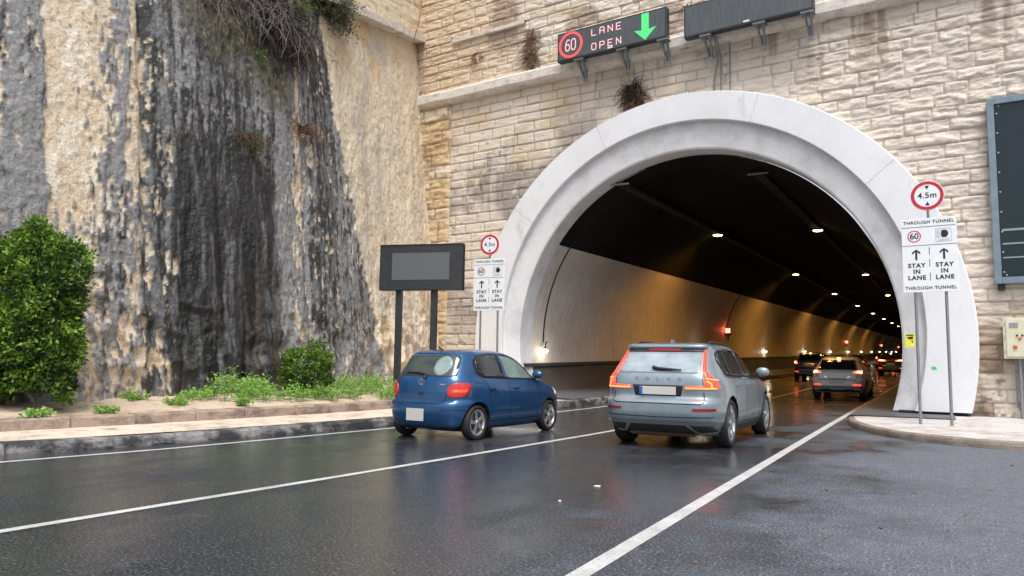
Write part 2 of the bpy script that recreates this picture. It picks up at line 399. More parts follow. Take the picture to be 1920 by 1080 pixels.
for p, n in kk:
    a = p + n * .14; b_ = np.array([max(a[0], -1.6) + .0, 22.0]); b_ = np.array([a[0] if a[0] > -1.5 else -1.5 + (a[0] + 1.6) * .2, 22.2])
    rw.append([(a[0] + (b_[0] - a[0]) * t, a[1] + (b_[1] - a[1]) * t, .138 + .02 * t) for t in np.linspace(0, 1, 10)])
o = gridmesh('pavement', np.array(rw), M['pave'], smooth=True); tag(o, kind='structure')
rw = []
for Y in np.concatenate([np.arange(19.4, 30, .5), np.arange(30, 260, 4.)]):
    z = float(fz(Y)); e = -1.76 + fx(Y)
    rw.append([(e, Y, z - .02), (e + .01, Y, z + .10 + .045), (e + .12, Y, z + .164), (e + 2.2, Y, z + .17)])
o = gridmesh('tunnel_walkway', np.array(rw), M['walkway'], smooth=False); tag(o, kind='structure')
rw = []
for Y in np.concatenate([np.arange(20.8, 30, .5), np.arange(30, 260, 4.)]):
    z = float(fz(Y)); e = KERB(Y) - .27; l = -12.1 + fx(Y)
    rw.append([(e, Y, z + .195), (e - .6, Y, z + .215), (l, Y, z + .26)])
o = gridmesh('tunnel_walkway', np.array(rw), M['walkway'], smooth=False); tag(o, kind='structure')

# ------------------------------------------------------------------ masonry
def block_field(S, Z, ch, lo, hi, seed, rough, joint=.012, tilt=.02):
    """rock-faced ashlar: returns offset, per-block randoms and joint mask"""
    rnd = np.random.RandomState(seed)
    wob = .03 * (fbm(S * .8, Z * .8, seed + 3) - .5)
    zz = Z + wob; edges = [-.2]
    while edges[-1] < Z.max() + 1: edges.append(edges[-1] + ch * rnd.uniform(.86, 1.16))
    edges = np.array(edges); ci = np.clip(np.searchsorted(edges, zz) - 1, 0, len(edges) - 2)
    off = np.zeros_like(S); r1 = np.zeros_like(S); r2 = np.zeros_like(S); jm = np.zeros_like(S)
    for c in range(len(edges) - 1):
        m = ci == c
        if not m.any(): continue
        b = [S.min() - 1]
        while b[-1] < S.max() + 1: b.append(b[-1] + rnd.uniform(lo, hi))
        b = np.array(b); s = S[m] + .02 * (vnoise(Z[m] * 5, S[m] * 2, seed + 9) - .5); bi = np.clip(np.searchsorted(b, s) - 1, 0, len(b) - 2)
        h = edges[c + 1] - edges[c]; L = b[bi + 1] - b[bi]
        u = (s - b[bi]); v = zz[m] - edges[c]
        d = np.minimum(np.minimum(u, L - u) * 1.0, np.minimum(v, h - v))
        R = rnd.rand(len(b), 6)
        un = u / L - .5; vn = v / h - .5
        pil = sst(0, .055, d); ro = rough[m]
        base = (R[bi, 0] - .5) * .035 * (.4 + ro) + un * (R[bi, 1] - .5) * tilt + vn * (R[bi, 2] - .62) * tilt * 2 * (.3 + ro)
        nn = fbm(s * 2.4 + R[bi, 3] * 50, v * 6.5 + R[bi, 4] * 50, seed + 5, 4)
        led = np.abs(fbm(s * 1.7 + R[bi, 4] * 80, v * 5 + c * 3.1, seed + 7, 3) - .5) * 2
        n4 = fbm(s * 4 + R[bi, 3] * 9, v * 11 + R[bi, 1] * 50, seed + 8, 4, .6)
        ter = lambda q, k: (np.floor(q * k) + sst(.30, .70, q * k - np.floor(q * k))) / k      # chipped, stepped faces
        nn = .35 * nn + .65 * ter(nn, 7); n4 = .4 * n4 + .6 * ter(n4, 6)
        off[m] = pil * (base + ro * (.13 * (nn - .5) + .08 * (led - .3) + .18 * (n4 - .5)) + .012) - (1 - sst(0, joint * 2.2, d)) * (.03 + .02 * ro)
        r1[m] = R[bi, 5]; r2[m] = R[bi, 3]; jm[m] = 1 - sst(joint * .6, joint * 2.0, d)
    return off, r1, r2, jm
def mixa(c, d, t): return c * (1 - t[..., None]) + np.array(d) * t[..., None]
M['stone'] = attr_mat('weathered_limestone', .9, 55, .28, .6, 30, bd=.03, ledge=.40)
PW = thing('stone_wall', 'tall beige limestone block wall that the tunnel mouth opens in', 'wall', (0, 0, 0))
st = .032
S, Z = np.meshgrid(np.arange(-19, 7.5, st), np.arange(0, 16.5, st), indexing='ij')
rgh = .13 + .42 * sst(-6.5, -2.0, S + .9 * (fbm(S * .6, Z * .6, 44) - .5)) + .22 * (Z > 11.2)
off, r1, r2, jm = block_field(S, Z, .335, .45, 1.05, 5, rgh)
n1 = fbm(S * .45, Z * .45, 71, 5); n2 = fbm(S * 1.3, Z * 1.3, 72, 5); n3 = fbm(S * 5, Z * 5, 73, 4); nstk = fbm(S * 2.2, Z * .22, 74, 4)
col = np.empty(S.shape + (3,)); col[:] = (.71, .625, .535)
col = mixa(col, (.62, .49, .32), sst(.5, .75, n2) * sst(-3, -12, S) * .8)                     # yellower to the left
col = mixa(col, (.68, .585, .50), sst(.45, .7, n1) * sst(-8, -1, S) * .7)                      # pinkish to the right
col = mixa(col, (.56, .50, .44), sst(.6, .9, r1) * .35)
col = mixa(col, (.68, .60, .50), sst(.0, .25, .25 - r2) * .8)
grey = sst(.47, .62, fbm(S * .5 + 3, Z * .55, 81, 4)) * sst(-7, -9, S) * sst(10.3, 8.5, Z) * sst(1.5, 3.5, Z)
col = mixa(col, (.30, .265, .24), grey * sst(.25, .6, n3 + .4 * r1) * .9)
col = mixa(col, (.27, .19, .125), sst(.52, .66, nstk) * sst(8.4, 10.6, Z) * (Z < 10.9) * sst(-11, -8.5, S) * .75)   # run-off below the cornice
up = (Z > 11.1)
col = mixa(col, (.62, .46, .30), up * sst(-11, -15, S) * .7)
col = mixa(col, (.34, .25, .19), up * sst(.5, .66, fbm(S * .7, Z * 1.1, 91, 4)) * sst(-14.8, -13.2, S) * .8)
low = sst(4.2, 1.2, Z) * (S > -1)
col = mixa(col, (.33, .235, .16), low * sst(.35, .65, n2 * .6 + r1 * .4) * .95)
col = mixa(col, (.13, .11, .10), low * sst(.55, .68, n3) * sst(2.4, .6, Z) * .8)
col = mixa(col, (.70, .64, .56), sst(.60, .72, nstk) * (S < -8) * (Z < 10.7) * .55)            # lime streaks
col = mixa(col, (.20, .155, .12), jm * (.5 - .22 * (S > -4)) * sst(.3, .55, n2 + .1))  # dark joints; on the right they also carry painted crevice shadow
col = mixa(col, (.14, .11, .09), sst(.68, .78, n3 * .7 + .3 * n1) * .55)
off = off + .03 * (n1 - .5)
out = sst(-15.25, -15.32, S) * (Z < 10.8)
P = W0 + WS * S[..., None] + WN * off[..., None] + np.array([0, 0, 1.]) * Z[..., None]
rr = np.hypot(S - AC[0], Z - AC[1]); keep = ~((rr[:-1, :-1] < 6.95) & (rr[1:, 1:] < 6.95))
keep &= ~((S[:-1, :-1] < -15.35) & (Z[:-1, :-1] < 10.6))
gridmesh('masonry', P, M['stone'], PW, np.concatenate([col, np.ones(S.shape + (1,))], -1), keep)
S, Z = np.meshgrid(np.arange(-18.6, -15.2, .05), np.arange(0, 11, .05), indexing='ij')
off, r1, r2, jm = block_field(S, Z, .42, .7, 1.3, 15, np.full(S.shape, .55), .016)
n2 = fbm(S * 1.3, Z * 1.3, 172, 5); n3 = fbm(S * 5, Z * 5, 173, 4)
col = np.empty(S.shape + (3,)); col[:] = (.64, .48, .29)
col = mixa(col, (.66, .56, .43), sst(.5, .9, r1)); col = mixa(col, (.46, .31, .17), sst(.52, .7, n2) * .7)
col = mixa(col, (.25, .18, .12), np.clip(jm * .8 + sst(.66, .78, n3) * .5, 0, 1)); col = mixa(col, (.5, .36, .22), sst(3.6, 1.2, Z) * .6)
P = W0 + WS * S[..., None] + WN * (off + .13)[..., None] + np.array([0, 0, 1.]) * Z[..., None]
P[-1, :, :] -= WN * .2
gridmesh('corner_strip', P, M['stone'], PW, np.concatenate([col, np.ones(S.shape + (1,))], -1))
M['cornice'] = None
def corn_mat():
    m, nt, b = newmat('weathered_white_cornice')
    n = nz(nt, 3, 8, .7, (1, 1, 2)); k = ramp(nt, n, [(.30, (.12, .11, .10)), (.37, (.52, .46, .40)), (.55, (.70, .66, .61)), (.75, (.62, .54, .45))])
    nt.links.new(k, b.inputs['Base Color']); setp(b, rough=.85); bump(nt, b, nz(nt, 18, 6, .7), .6, .04); return m
M['cornice'] = corn_mat()
sa = np.arange(-17.0, 7.5, .16); rw = []
for i, s in enumerate(sa):
    j = .02 * (vnoise(s * 1.5, 0, 6) - .5); k = .03 * (vnoise(s * 2.5, 0, 16) - .5)
    rw.append([wallp(s, 10.72 + j, -.1), wallp(s, 10.74 + j, .20), wallp(s, 10.80 + j, .29 + k), wallp(s, 10.86 + j, .33 + k), wallp(s, 11.13 + j, .34 + k), wallp(s, 11.2 + j, .30), wallp(s, 11.26 + j, -.1)])
rw.insert(0, [wallp(-17.0, 10.98, .1)] * 7)
gridmesh('cornice', np.array(rw), M['cornice'], PW, smooth=False)
sa = np.arange(-15.2, -11.9, .16)
gridmesh('ledge', np.array([[wallp(s, 13.03 + .05 * (vnoise(s * 2, 1, 3) - .5), -.05), wallp(s, 13.05, .12), wallp(s, 13.17, .13), wallp(s, 13.2, -.05)] for s in sa]), M['cornice'], PW, smooth=False)

# ------------------------------------------------------------------ arch surround
def concrete_white(name, c, dk, lo=.36, hi=.6, sc=1.4):
    m, nt, b = newmat(name)
    n = nz(nt, sc, 8, .66); n2 = nz(nt, 14, 6, .7)
    k = mixc(nt, ramp(nt, n, [(lo, g3(0)), (hi, g3(1))]), dk, c)
    k = mixc(nt, 1.0, k, ramp(nt, n2, [(.3, g3(.95)), (.65, g3(1.02))]), 'MULTIPLY')
    st_ = ramp(nt, nz(nt, 2.0, 7, .7, (1, 1, .30)), [(.60, g3(1)), (.72, g3(.74))]); k = mixc(nt, 1.0, k, st_, 'MULTIPLY')
    nt.links.new(k, b.inputs['Base Color']); setp(b, rough=.75); bump(nt, b, nz(nt, 40, 6, .7), .25, .01); return m
M['ring'] = concrete_white('white_painted_concrete', (.70, .71, .735), (.62, .625, .645), .3, .6, .6)
M['ring2'] = concrete_white('streaked_grey_concrete', (.68, .69, .71), (.50, .505, .52), .30, .55, 1.2)
M['gap'] = mat('dark_gap', (.015, .015, .015), .9)
AR = thing('tunnel_arch', 'white painted concrete arch surround framing the tunnel mouth', 'arch', (0, 0, 0))
def arch(prof, foot, name, m, smooth=False, n=120):
    rows = []
    for k in range(n + 1):
        row = []
        for q in prof:
            r, o = q[:2]; cz = q[2] if len(q) > 2 else AC[1]
            a0 = math.asin(max(-.99, (foot - cz) / r)); a = a0 + (math.pi - 2 * a0) * k / n
            row.append(wallp(AC[0] + r * math.cos(a), cz + r * math.sin(a), o))
        rows.append(row)
    return gridmesh(name, np.array(rows), m, AR, smooth=smooth)
arch([(7.33, -.15), (7.345, .40), (7.32, .44), (7.0, .445, 2.02), (6.6, .445, 2.12), (6.28, .44, 2.19), (6.255, .42, 2.19), (6.25, .24, 2.19)], .24, 'outer_ring', M['ring'])
arch([(6.265, .27, 2.19), (6.22, .262, 2.18), (6.0, .23, 2.08), (5.75, .17), (5.70, .14), (5.69, .06), (5.68, -.55)], .22, 'inner_ring', M['ring2'])
for sgn in (0, 1):
        g = MB(); s0, s1 = (-.72, .74) if sgn == 0 else (-13.4, -11.65)
        a = [wallp(s, z, o) for s in (s0, s1) for z in (.1, .245) for o in (-.3, .34)]
        g.add(a, [(0, 1, 3, 2), (4, 6, 7, 5), (0, 4, 5, 1), (2, 3, 7, 6), (0, 2, 6, 4), (1, 5, 7, 3)])
        g.build('foot_gap_shadow', M['gap'], AR)  # near-black block stands in for the shadowed gap under the arch foot
M['joint'] = mat('concrete_joint', (.36, .36, .37), .9)
for dg_, cz0, r0, r1, o_ in ((38, 2.05, 6.33, 7.25, .447), (71, 2.05, 6.33, 7.25, .447), (112, 2.05, 6.33, 7.25, .447), (143, 2.05, 6.33, 7.25, .447)):
    a = math.radians(dg_); b = MB(); pts = []
    for k in range(9):
        r = r0 + (r1 - r0) * k / 8; aa = a + .006 * (vnoise(np.array(k * .9), np.array(dg_ * 1.), 3) - .5); wj = .006 / r
        pts.append([wallp(AC[0] + r * math.cos(aa + e), cz0 + r * math.sin(aa + e), o_) for e in (-wj, wj)])
    b.add([p for q in pts for p in q], [(2 * k, 2 * k + 1, 2 * k + 3, 2 * k + 2) for k in range(8)]); b.build('joint', M['joint'], AR)
# green paint dab on the right foot
pm = MB(); pts = []
for k in range(14):
    a = 2 * math.pi * k / 14; r = .055 * (1 + .5 * (vnoise(np.array(k * 1.7), np.array(0.), 4) - .5) * 2)
    pts.append(wallp(.10 + r * math.cos(a), 1.28 + r * .85 * math.sin(a), .449))
pm.add(pts, [tuple(range(14))]); pm.build('paint_mark', mat('green_spray_paint', (.06, .55, .12), .6), AR)

# ------------------------------------------------------------------ tunnel tube
TU = thing('tunnel', 'road tunnel bore with black ceiling and beige side walls', 'tunnel', (0, 0, 0))
RT = 5.66
def lining(c, dk, name, lo=.35, hi=.65, rg=.55, sp=.35):
    m, nt, b = newmat(name)
    n = nz(nt, .55, 6, .6, (1, .5, 1)); n2 = nz(nt, 6, 6, .65, (1, 1, .25))
    k = mixc(nt, ramp(nt, n, [(lo, g3(0)), (hi, g3(1))]), dk, c); k = mixc(nt, 1.0, k, ramp(nt, n2, [(.3, g3(.8)), (.7, g3(1.08))]), 'MULTIPLY')
    nt.links.new(k, b.inputs['Base Color']); setp(b, rough=rg, spec=sp); bump(nt, b, nz(nt, 2, 5, .6), .15, .05); return m
M['lining'] = lining((.74, .70, .65), (.63, .585, .54), 'beige_tunnel_lining')
M['soot'] = lining((.024, .021, .019), (.012, .011, .010), 'sooty_black_ceiling', rg=.95, sp=.06)
M['plinth'] = lining((.10, .098, .095), (.05, .05, .05), 'dark_plinth')
M['rail'] = mat('plinth_rail', (.05, .052, .055), .5)
al = np.concatenate([[0], np.arange(1, 12, 1.), np.arange(12, 260, 4.)])
def tube_sec(angs, r, name, m, smooth=True):
    rows = []
    for i, a in enumerate(al):
        row = []
        for t in angs:
            p = tun(r * math.cos(t), r * math.sin(t), a)
            if i == 0:
                k = np.dot((W0 - WN * .45) - p, WN) / np.dot(T, WN); p = p + T * k
            row.append(p)
        rows.append(row)
    return gridmesh(name, np.array(rows), m, TU, smooth=smooth)
tb = math.asin(3.28 / RT); tp = math.asin(-.78 / RT); tf = math.asin(-1.9 / RT)
tube_sec(np.linspace(tb, math.pi - tb, 40), RT, 'ceiling', M['soot'])
for side in (0, 1):
    f = (lambda a: math.pi - a) if side == 0 else (lambda a: a)
    tube_sec([f(a) for a in np.linspace(tb, tp, 16)], RT, 'side_wall', M['lining'])
    tube_sec([f(a) for a in np.linspace(tp, tf, 6)], RT - .01, 'plinth', M['plinth'])
    rows = []
    for i, a in enumerate(al):
        sg = -1 if side == 0 else 1; x = RT * math.cos(tp); z = -.78
        rows.append([tun(sg * (x + .02), z + .07, a + .3 * (i == 0)), tun(sg * (x - .07), z + .06, a + .3 * (i == 0)), tun(sg * (x - .07), z - .05, a + .3 * (i == 0)), tun(sg * (x + .02), z - .06, a + .3 * (i == 0))])
    gridmesh('plinth_rail', np.array(rows), M['rail'], TU, smooth=False)
e = [tun(RT * math.cos(t), RT * math.sin(t), 255.5) for t in np.linspace(tf, math.pi - tf, 30)]
MB().add(e, [tuple(range(30))]).build('end_wall', M['soot'], TU)

# cable trays with brackets, lamps, signals
M['tray'] = mat('dusty_cable_tray', (.009, .009, .009), .8, 0, var=.3, vscale=3)
M['traybar'] = mat('pale_strut', (.22, .22, .22), .7)
for tx, tz, lab, ex in ((-2.26, 5.02, 'long cable tray under the ceiling nearer the left tunnel wall', .6), (1.75, 5.2, 'long cable tray under the ceiling nearer the right tunnel wall', 2.0)):
    t = thing('cable_tray', lab, 'cable tray', tuple(tun(tx, tz, ex)), 0, 'cable trays under the tunnel ceiling')
    o0 = tun(tx, tz, ex)
    def lp(x, z, a): return tuple(tun(tx + x, tz + z, a) - o0)
    b = MB()
    for x0, x1, z0, z1 in ((-.15, -.13, 0, .10), (.13, .15, 0, .10), (-.13, .13, 0, .015)):
        v = [lp(x, z, a) for a in (ex, 250) for x in (x0, x1) for z in (z0, z1)]
        b.add(v, [(0, 1, 3, 2), (4, 6, 7, 5), (0, 4, 5, 1), (2, 3, 7, 6), (0, 2, 6, 4), (1, 5, 7, 3)])
    b.build('tray', M['tray'], t)
    for k in range(9):
        a = ex + .2 + 2.5 * k
        b = MB(); b.tube([lp(-.2, .65, a), lp(-.2, .0, a), lp(.2, .0, a), lp(.2, .65, a)], .015, 5); b.build('hanger', M['tray'], t)
    b = MB(); b.box(lp(0, .02, ex - .03), (.62, .05, .05), 0); b.build('end_bar', M['traybar'], t)
    b = MB(); rnd = random.Random(5)
    for k in range(3): b.tube([lp(-.12 + .1 * k, .05 + .01 * k, a) for a in (ex, 30, 60, 120, 250)], .03, 6)
    b.build('cable', M['black'], t)
M['lampglow'] = mat('lamp_glow', (1, .9, .6), .4, es=15, ec=(1, .74, .32))
M['lampglow2'] = mat('wall_lamp_glow', (1, .97, .9), .4, es=9, ec=(1, .93, .78))
M['redglow'] = mat('red_signal_glow', (1, .1, .05), .4, es=5, ec=(1, .13, .08))
def lamp(x, z, a, name, label, light):
    p = tun(x, z, a); t = thing(name, label, 'lamp', tuple(p), -TAZ, 'round lamps along the tunnel ceiling')
    b = MB(); b.lathe([(.0, .12), (.16, .12), (.24, .05), (.25, 0), (.21, -.005)], 24, 'Z'); b.build('housing', M['tray'], t)
    b = MB(); b.lathe([(.21, -.003), (.17, -.03), (.09, -.045), (.0, -.05)], 24, 'Z'); b.build('diffuser', M['lampglow'], t)
    b = MB(); b.tube([(0, 0, .11), (0, 0, .4)], .02, 6); b.build('bracket', M['tray'], t)
    if light:
        L = bpy.data.lights.new('lamp_light', 'SPOT'); L.energy = LAMP_W; L.color = (1, .43, .06); L.spot_size = math.radians(152); L.spot_blend = .4; L.shadow_soft_size = .15
        lo = bpy.data.objects.new('lamp_light', L); COL.objects.link(lo); lo.parent = t; lo.location = (0, 0, -.1)
LAMP_W = 330
for k in range(11):
    a = 12.53 + 20.28 * k
    lamp(-2.29, 5.02, a, 'ceiling_lamp', ('nearest lamp of the left ceiling row, brightest against the black ceiling' if k == 0 else 'round glowing lamp in the left ceiling row, number %d from the tunnel mouth' % (k + 1)), k < 6)
    a = 14.1 + 22.4 * k
    if k < 10: lamp(1.78, 5.15, a, 'ceiling_lamp', ('nearest lamp of the right ceiling row, close to the arch' if k == 0 else 'round glowing lamp in the right ceiling row, number %d from the tunnel mouth' % (k + 1)), k < 6)
for k in range(12):
    a = 1.65 + 18.25 * k; x, z = -5.50, -.28 - .0006 * a * 0
    p = tun(x, z, a); t = thing('wall_lamp', 'small white bulkhead lamp at the foot of the hanging cable, nearest the tunnel mouth' if k == 0 else 'small white lamp low on the left tunnel wall, number %d counted inward from the mouth' % (k + 1), 'lamp', tuple(p), -TAZ, 'small white lamps along the left tunnel wall')
    b = MB(); b.lathe([(.0, .10), (.07, .09), (.085, .05), (.085, .04)], 14, 'Z'); b.build('housing', M['black'], t)
    b = MB(); b.lathe([(.06, .04), (.085, -.0), (.08, -.06), (.05, -.10), (.0, -.11)], 14, 'Z'); b.build('bulb', M['lampglow2'], t)
    b = MB(); b.tube([(0, 0, .09), (.0, 0, .2), (-.01, .06, .27), (-.02, .16, .30), (-.06, .2, .30)], .028, 7); b.build('arm', M['black'], t)
    if k < 6:
        L = bpy.data.lights.new('bulb_light', 'POINT'); L.energy = 5; L.color = (1, .85, .6); L.shadow_soft_size = .08
        lo = bpy.data.objects.new('bulb_light', L); COL.objects.link(lo); lo.parent = t; lo.location = (.16, 0, -.03)
def arc_tube(a, x0, z0, z1, r, name, m, parent=None, rad=RT - .03):
    t0 = math.atan2(z0, x0); t1 = math.atan2(z1, -math.sqrt(rad * rad - z1 * z1))
    if t1 < 0: t1 += 2 * math.pi
    pts = [tuple(tun(rad * math.cos(t), rad * math.sin(t), a)) for t in np.linspace(t0, t1, 40)]
    return MB().tube(pts, r, 6).build(name, m, parent)
o = arc_tube(1.75, -2.2, 5.15, .0, .022, 'power_cable', M['tray']); tag(o, 'thin cable curving down the left tunnel wall from the ceiling to the first white lamp', 'cable')
for k, a in enumerate((26.2, 90., 151., 211.)):
    p = tun(-5.36, .95, a); t = thing('signal_light', ['nearest glowing red box on the left tunnel wall, above the grey car', 'second red signal box along the left tunnel wall', 'third red signal box far along the left tunnel wall', 'farthest red signal box on the left tunnel wall'][k], 'signal light', tuple(p), -TAZ, 'red signals along the left tunnel wall')
    b = MB(); b.bevbox((0, .12, -.02), (.34, .16, .46), .02); b.build('casing', M['black'], t)
    b = MB(); b.bevbox((0, .02, .06), (.30, .04, .28), .015); b.build('lens', M['redglow'], t)
    b = MB(); b.lathe([(0, -.06), (.06, -.06), (.05, -.3), (0, -.32)], 12, 'Z', (0, .08, -.2)); b.build('sounder', M['black'], t)
    L = bpy.data.lights.new('signal_glow', 'POINT'); L.energy = 2; L.color = (1, .10, .04); L.shadow_soft_size = .1
    lo = bpy.data.objects.new('signal_glow', L); COL.objects.link(lo); lo.parent = t; lo.location = (.1, -.25, .05)
    o = arc_tube(a + .3, -4.5, 3.27, 1.2, .02, 'conduit', M['tray']); tag(o, 'dark conduit dropping to the %s red signal box in the tunnel' % ['nearest', 'second', 'third', 'farthest'][k], 'conduit', 'conduits of the tunnel signals')

# ------------------------------------------------------------------ cliff
M['cliff'] = attr_mat('stained_concrete_rock', .8, 38, .35, .8, 18, True, .45, .05, fleck=.8)
st = .034
Y, Z = np.meshgrid(np.arange(3.2, 23.2, st), np.arange(.1, 15.5, st), indexing='ij')
fold = np.interp(Z, [.3, 2, 4.5, 7, 9, 11, 17], [18.2, 17.6, 16.9, 16.2, 15.75, 15.35, 14.6])     # where stained concrete meets bare beige rock
wy = Y + .30 * (fbm(Y * 1.2, Z * .35, 201, 4) - .5) + .14 * (fbm(Y * 6, Z * 2, 202, 3) - .5)
lowz = sst(3.6, 1.6, Z)
tanp = np.interp(wy, [5.0, 6.0, 6.62, 6.78, 7.25, 7.38, 7.9, 8.2, 8.5, 8.8, 8.95, 9.15, 9.3, 9.8, 10, 12.7, 13.0, 13.55, 13.72, 14.0, 14.2, 14.6, 17, 18.5],
                 [.3, .6, .55, .18, .16, 1.1, 1.0, .66, .34, .38, .74, .72, .26, .20, .02, .02, .06, .20, .68, .62, .30, .20, .28, .3])
tanp = tanp + .07 * sst(5.2, 3.6, Z) * (wy > 8.2) * (wy < 9.85)
tanp = tanp * (1 - .55 * sst(4.6, 2.6, Z) * (tanp > .5)) + .10 * lowz * (wy > 7.2) * (wy < 9.9)
fl = fbm(Y * 6, Z * 1.6, 211, 4) * .5 + fbm(Y * 15, Z * 5, 212, 3) * .5
tanm = sst(.0, .07, tanp - .02 - np.clip((fl - .28) / .44, 0, 1))
dark = np.interp(wy, [5, 6.6, 6.8, 7.3, 7.5, 8.4, 9.0, 9.2, 9.5, 9.85, 10.2, 12.8, 13.05, 13.6, 14.1, 14.3, 15.0, 17.5], [.35, .5, .3, .3, .2, .3, .35, .85, .75, .7, .55, .62, .18, .12, .3, .62, .66, .45])
wetz = sst(7.2, 3.6, Z) * sst(9.75, 10.1, wy) * sst(13.2, 12.6, wy)
dark = np.clip(dark + .75 * wetz - .25 * sst(2.2, 1.3, Z) * (wy > 9.9), 0, 1)
stk = fbm(Y * 7, Z * .28, 221, 5, .6); mot = fbm(Y * 3.5, Z * 2.2, 222, 5); fin = fbm(Y * 16, Z * 9, 223, 3)
dm = sst(.38, .62, dark + 1.1 * (stk - .5) + (.55 - .2 * wetz) * (mot - .5) + .75 * (fin - .5))
grey = np.empty(Y.shape + (3,)); grey[:] = (.265, .263, .263)
grey = mixa(grey, (.34, .335, .335), sst(.5, .7, mot) * .7); grey = mixa(grey, (.16, .15, .145), sst(.55, .75, fin) * .5)
dcol = np.empty_like(grey); dcol[:] = (.030, .030, .031); dcol = mixa(dcol, (.075, .060, .042), sst(.52, .7, fbm(Y * 3, Z * .3, 224, 4)) * .9 * sst(4.2, 2.4, Z)); dcol = mixa(dcol, (.17, .172, .178), sst(.50, .64, fbm(Y * 9, Z * 1.6, 225, 5)) * (.8 - .30 * wetz)); dcol = mixa(dcol, (.012, .012, .013), sst(.5, .62, fbm(Y * 5, Z * .3, 227, 4)) * wetz)  # grey mottling whose lighter streaks also paint in wet highlights
c = grey * (1 - dm[..., None]) + dcol * dm[..., None]
tcol = np.empty_like(grey); tcol[:] = (.68, .555, .40); tcol = mixa(tcol, (.76, .67, .54), sst(.45, .65, mot)); tcol = mixa(tcol, (.52, .37, .23), sst(.62, .75, fin) * .6)
tcol = mixa(tcol, (.56, .40, .26), lowz * .5)
c = c * (1 - tanm[..., None]) + tcol * tanm[..., None]
# mossy brown earth where the bush hangs
moss = sst(7.6, 9.4, Z + 1.8 * (mot - .5) + .35 * (wy - 10.5)) * sst(9.6, 10.2, wy) * sst(14.0, 13.2, wy)
mc = np.empty_like(grey); mc[:] = (.10, .085, .055); mc = mixa(mc, (.20, .175, .11), sst(.52, .66, fin)); mc = mixa(mc, (.03, .03, .022), sst(.55, .68, fbm(Y * 8, Z * 6, 226, 4)))
c = mixa(c, (0, 0, 0), moss) + mc * moss[..., None]
# bare beige rock beyond the fold
fb = sst(-.06, .06, Y - fold + .5 * (fbm(Y * 2, Z * 1.2, 231, 4) - .5) + .25 * (fbm(Y * 9, Z * 6, 232, 3) - .5))
bc = np.empty_like(grey); bc[:] = (.72, .61, .455); bn = fbm(Y * 1.6, Z * .5, 233, 5)
bc = mixa(bc, (.60, .42, .24), sst(.5, .68, bn) * (.25 + .6 * sst(6, 2, Z))); bc = mixa(bc, (.52, .46, .40), sst(.55, .7, fbm(Y * 2.6, Z * .6, 234, 4)) * .6)
bc = mixa(bc, (.62, .42, .2), sst(.56, .68, fbm(Y * 1.2, Z * 1.2, 236, 4)) * sst(9.5, 11, Z) * .7)
bc = mixa(bc, (.26, .18, .11), sst(.66, .76, fin * .6 + .4 * bn) * .7); bc = mixa(bc, (.42, .40, .38), sst(.55, .7, stk) * sst(4.5, 2.5, Z) * .6)
c = mixa(c, (0, 0, 0), fb) + bc * fb[..., None]
wet = np.clip(dm * (1 - tanm) * (.35 + .65 * wetz), 0, 1) * (1 - fb)
# relief
bul = .30 * (fbm(Y * .45, Z * .12, 241, 3) - .5) + .09 * (fbm(Y * 2.2, Z * .45, 242, 4) - .5)
f5 = fbm(Y * 11, Z * 7, 249, 3); rel = bul + .035 * (mot - .5) + .045 * (fin - .5) + .05 * np.abs(f5 - .5) * (1 - fb) + .035 * tanm * (1 - fb) * -1
fr = np.abs(fbm(Y * 1.7 + .5 * Z, Z * 1.4, 243, 4) - .5) * 2
rel += (-.22 * fr + .05) * lowz * 1.1 + .30 * wetz * (np.abs(fbm(Y * 1.4, Z * .25, 244, 4) - .5) - .12)
rel += -.16 * np.exp(-((wy - 9.2) / .12) ** 2) * (1 - lowz) - .10 * np.exp(-((wy - 14.15) / .15) ** 2)
rel += fb * (.10 * (fbm(Y * 3.2, Z * 2.2, 245, 4) - .5) + .25 * sst(5.5, 1.5, Z) * (.3 - np.abs(fbm(Y * 2.1, Z * 1.4, 246, 4) - .5) * 1.6))
rel += .05 * fb * 1.0
X = cbase(Y) - .122 * (Z - .6) + rel
P = np.stack([X, Y, Z], -1)
o = gridmesh('cliff', P, M['cliff'], None, np.concatenate([c, wet[..., None]], -1)); tag(o, kind='structure')
# masonry and coping above the bare rock (runs down towards the camera)
UW = thing('upper_stone_wall', 'smaller stone wall above the bare beige rock, courses slanting down to the left', 'wall')
A_ = np.array([-17.1, 23.6, 13.75]); B_ = np.array([-15.22, 16.2, 11.80]); dv = A_ - B_; Ld = np.linalg.norm(dv); dv = dv / Ld
nv = np.cross(dv, np.array([0, 0, 1.])); nv /= np.linalg.norm(nv); nv = nv if nv[0] > 0 else -nv
uv = np.array([-.09, 0, 1.])
S, Z2 = np.meshgrid(np.arange(-4, Ld + .5, .055), np.arange(0, 5.5, .055), indexing='ij')
off, r1, r2, jm = block_field(S, Z2, .40, .7, 1.3, 33, np.full(S.shape, .25), .014)
n2 = fbm(S * 1.3, Z2 * 1.3, 372, 5)
col = np.empty(S.shape + (3,)); col[:] = (.68, .57, .42); col = mixa(col, (.60, .45, .27), sst(.5, .7, n2)); col = mixa(col, (.3, .22, .15), jm * .7)
P = B_ + dv * S[..., None] + uv * Z2[..., None] + nv * (off + .22)[..., None]
gridmesh('masonry', P, M['stone'], UW, np.concatenate([col, np.ones(S.shape + (1,))], -1))
rw = []
for s in np.arange(-4, Ld + .5, .2):
    j = .03 * (vnoise(s * 2, 0, 61) - .5); q = B_ + dv * s
    rw.append([q + uv * (-.05 + j) - nv * .3, q + uv * (-.05 + j) + nv * (.30 + j), q + uv * .16 + nv * (.33 + j), q + uv * .20 + nv * .1])
gridmesh('coping', np.array(rw), M['cornice'], UW, smooth=False)

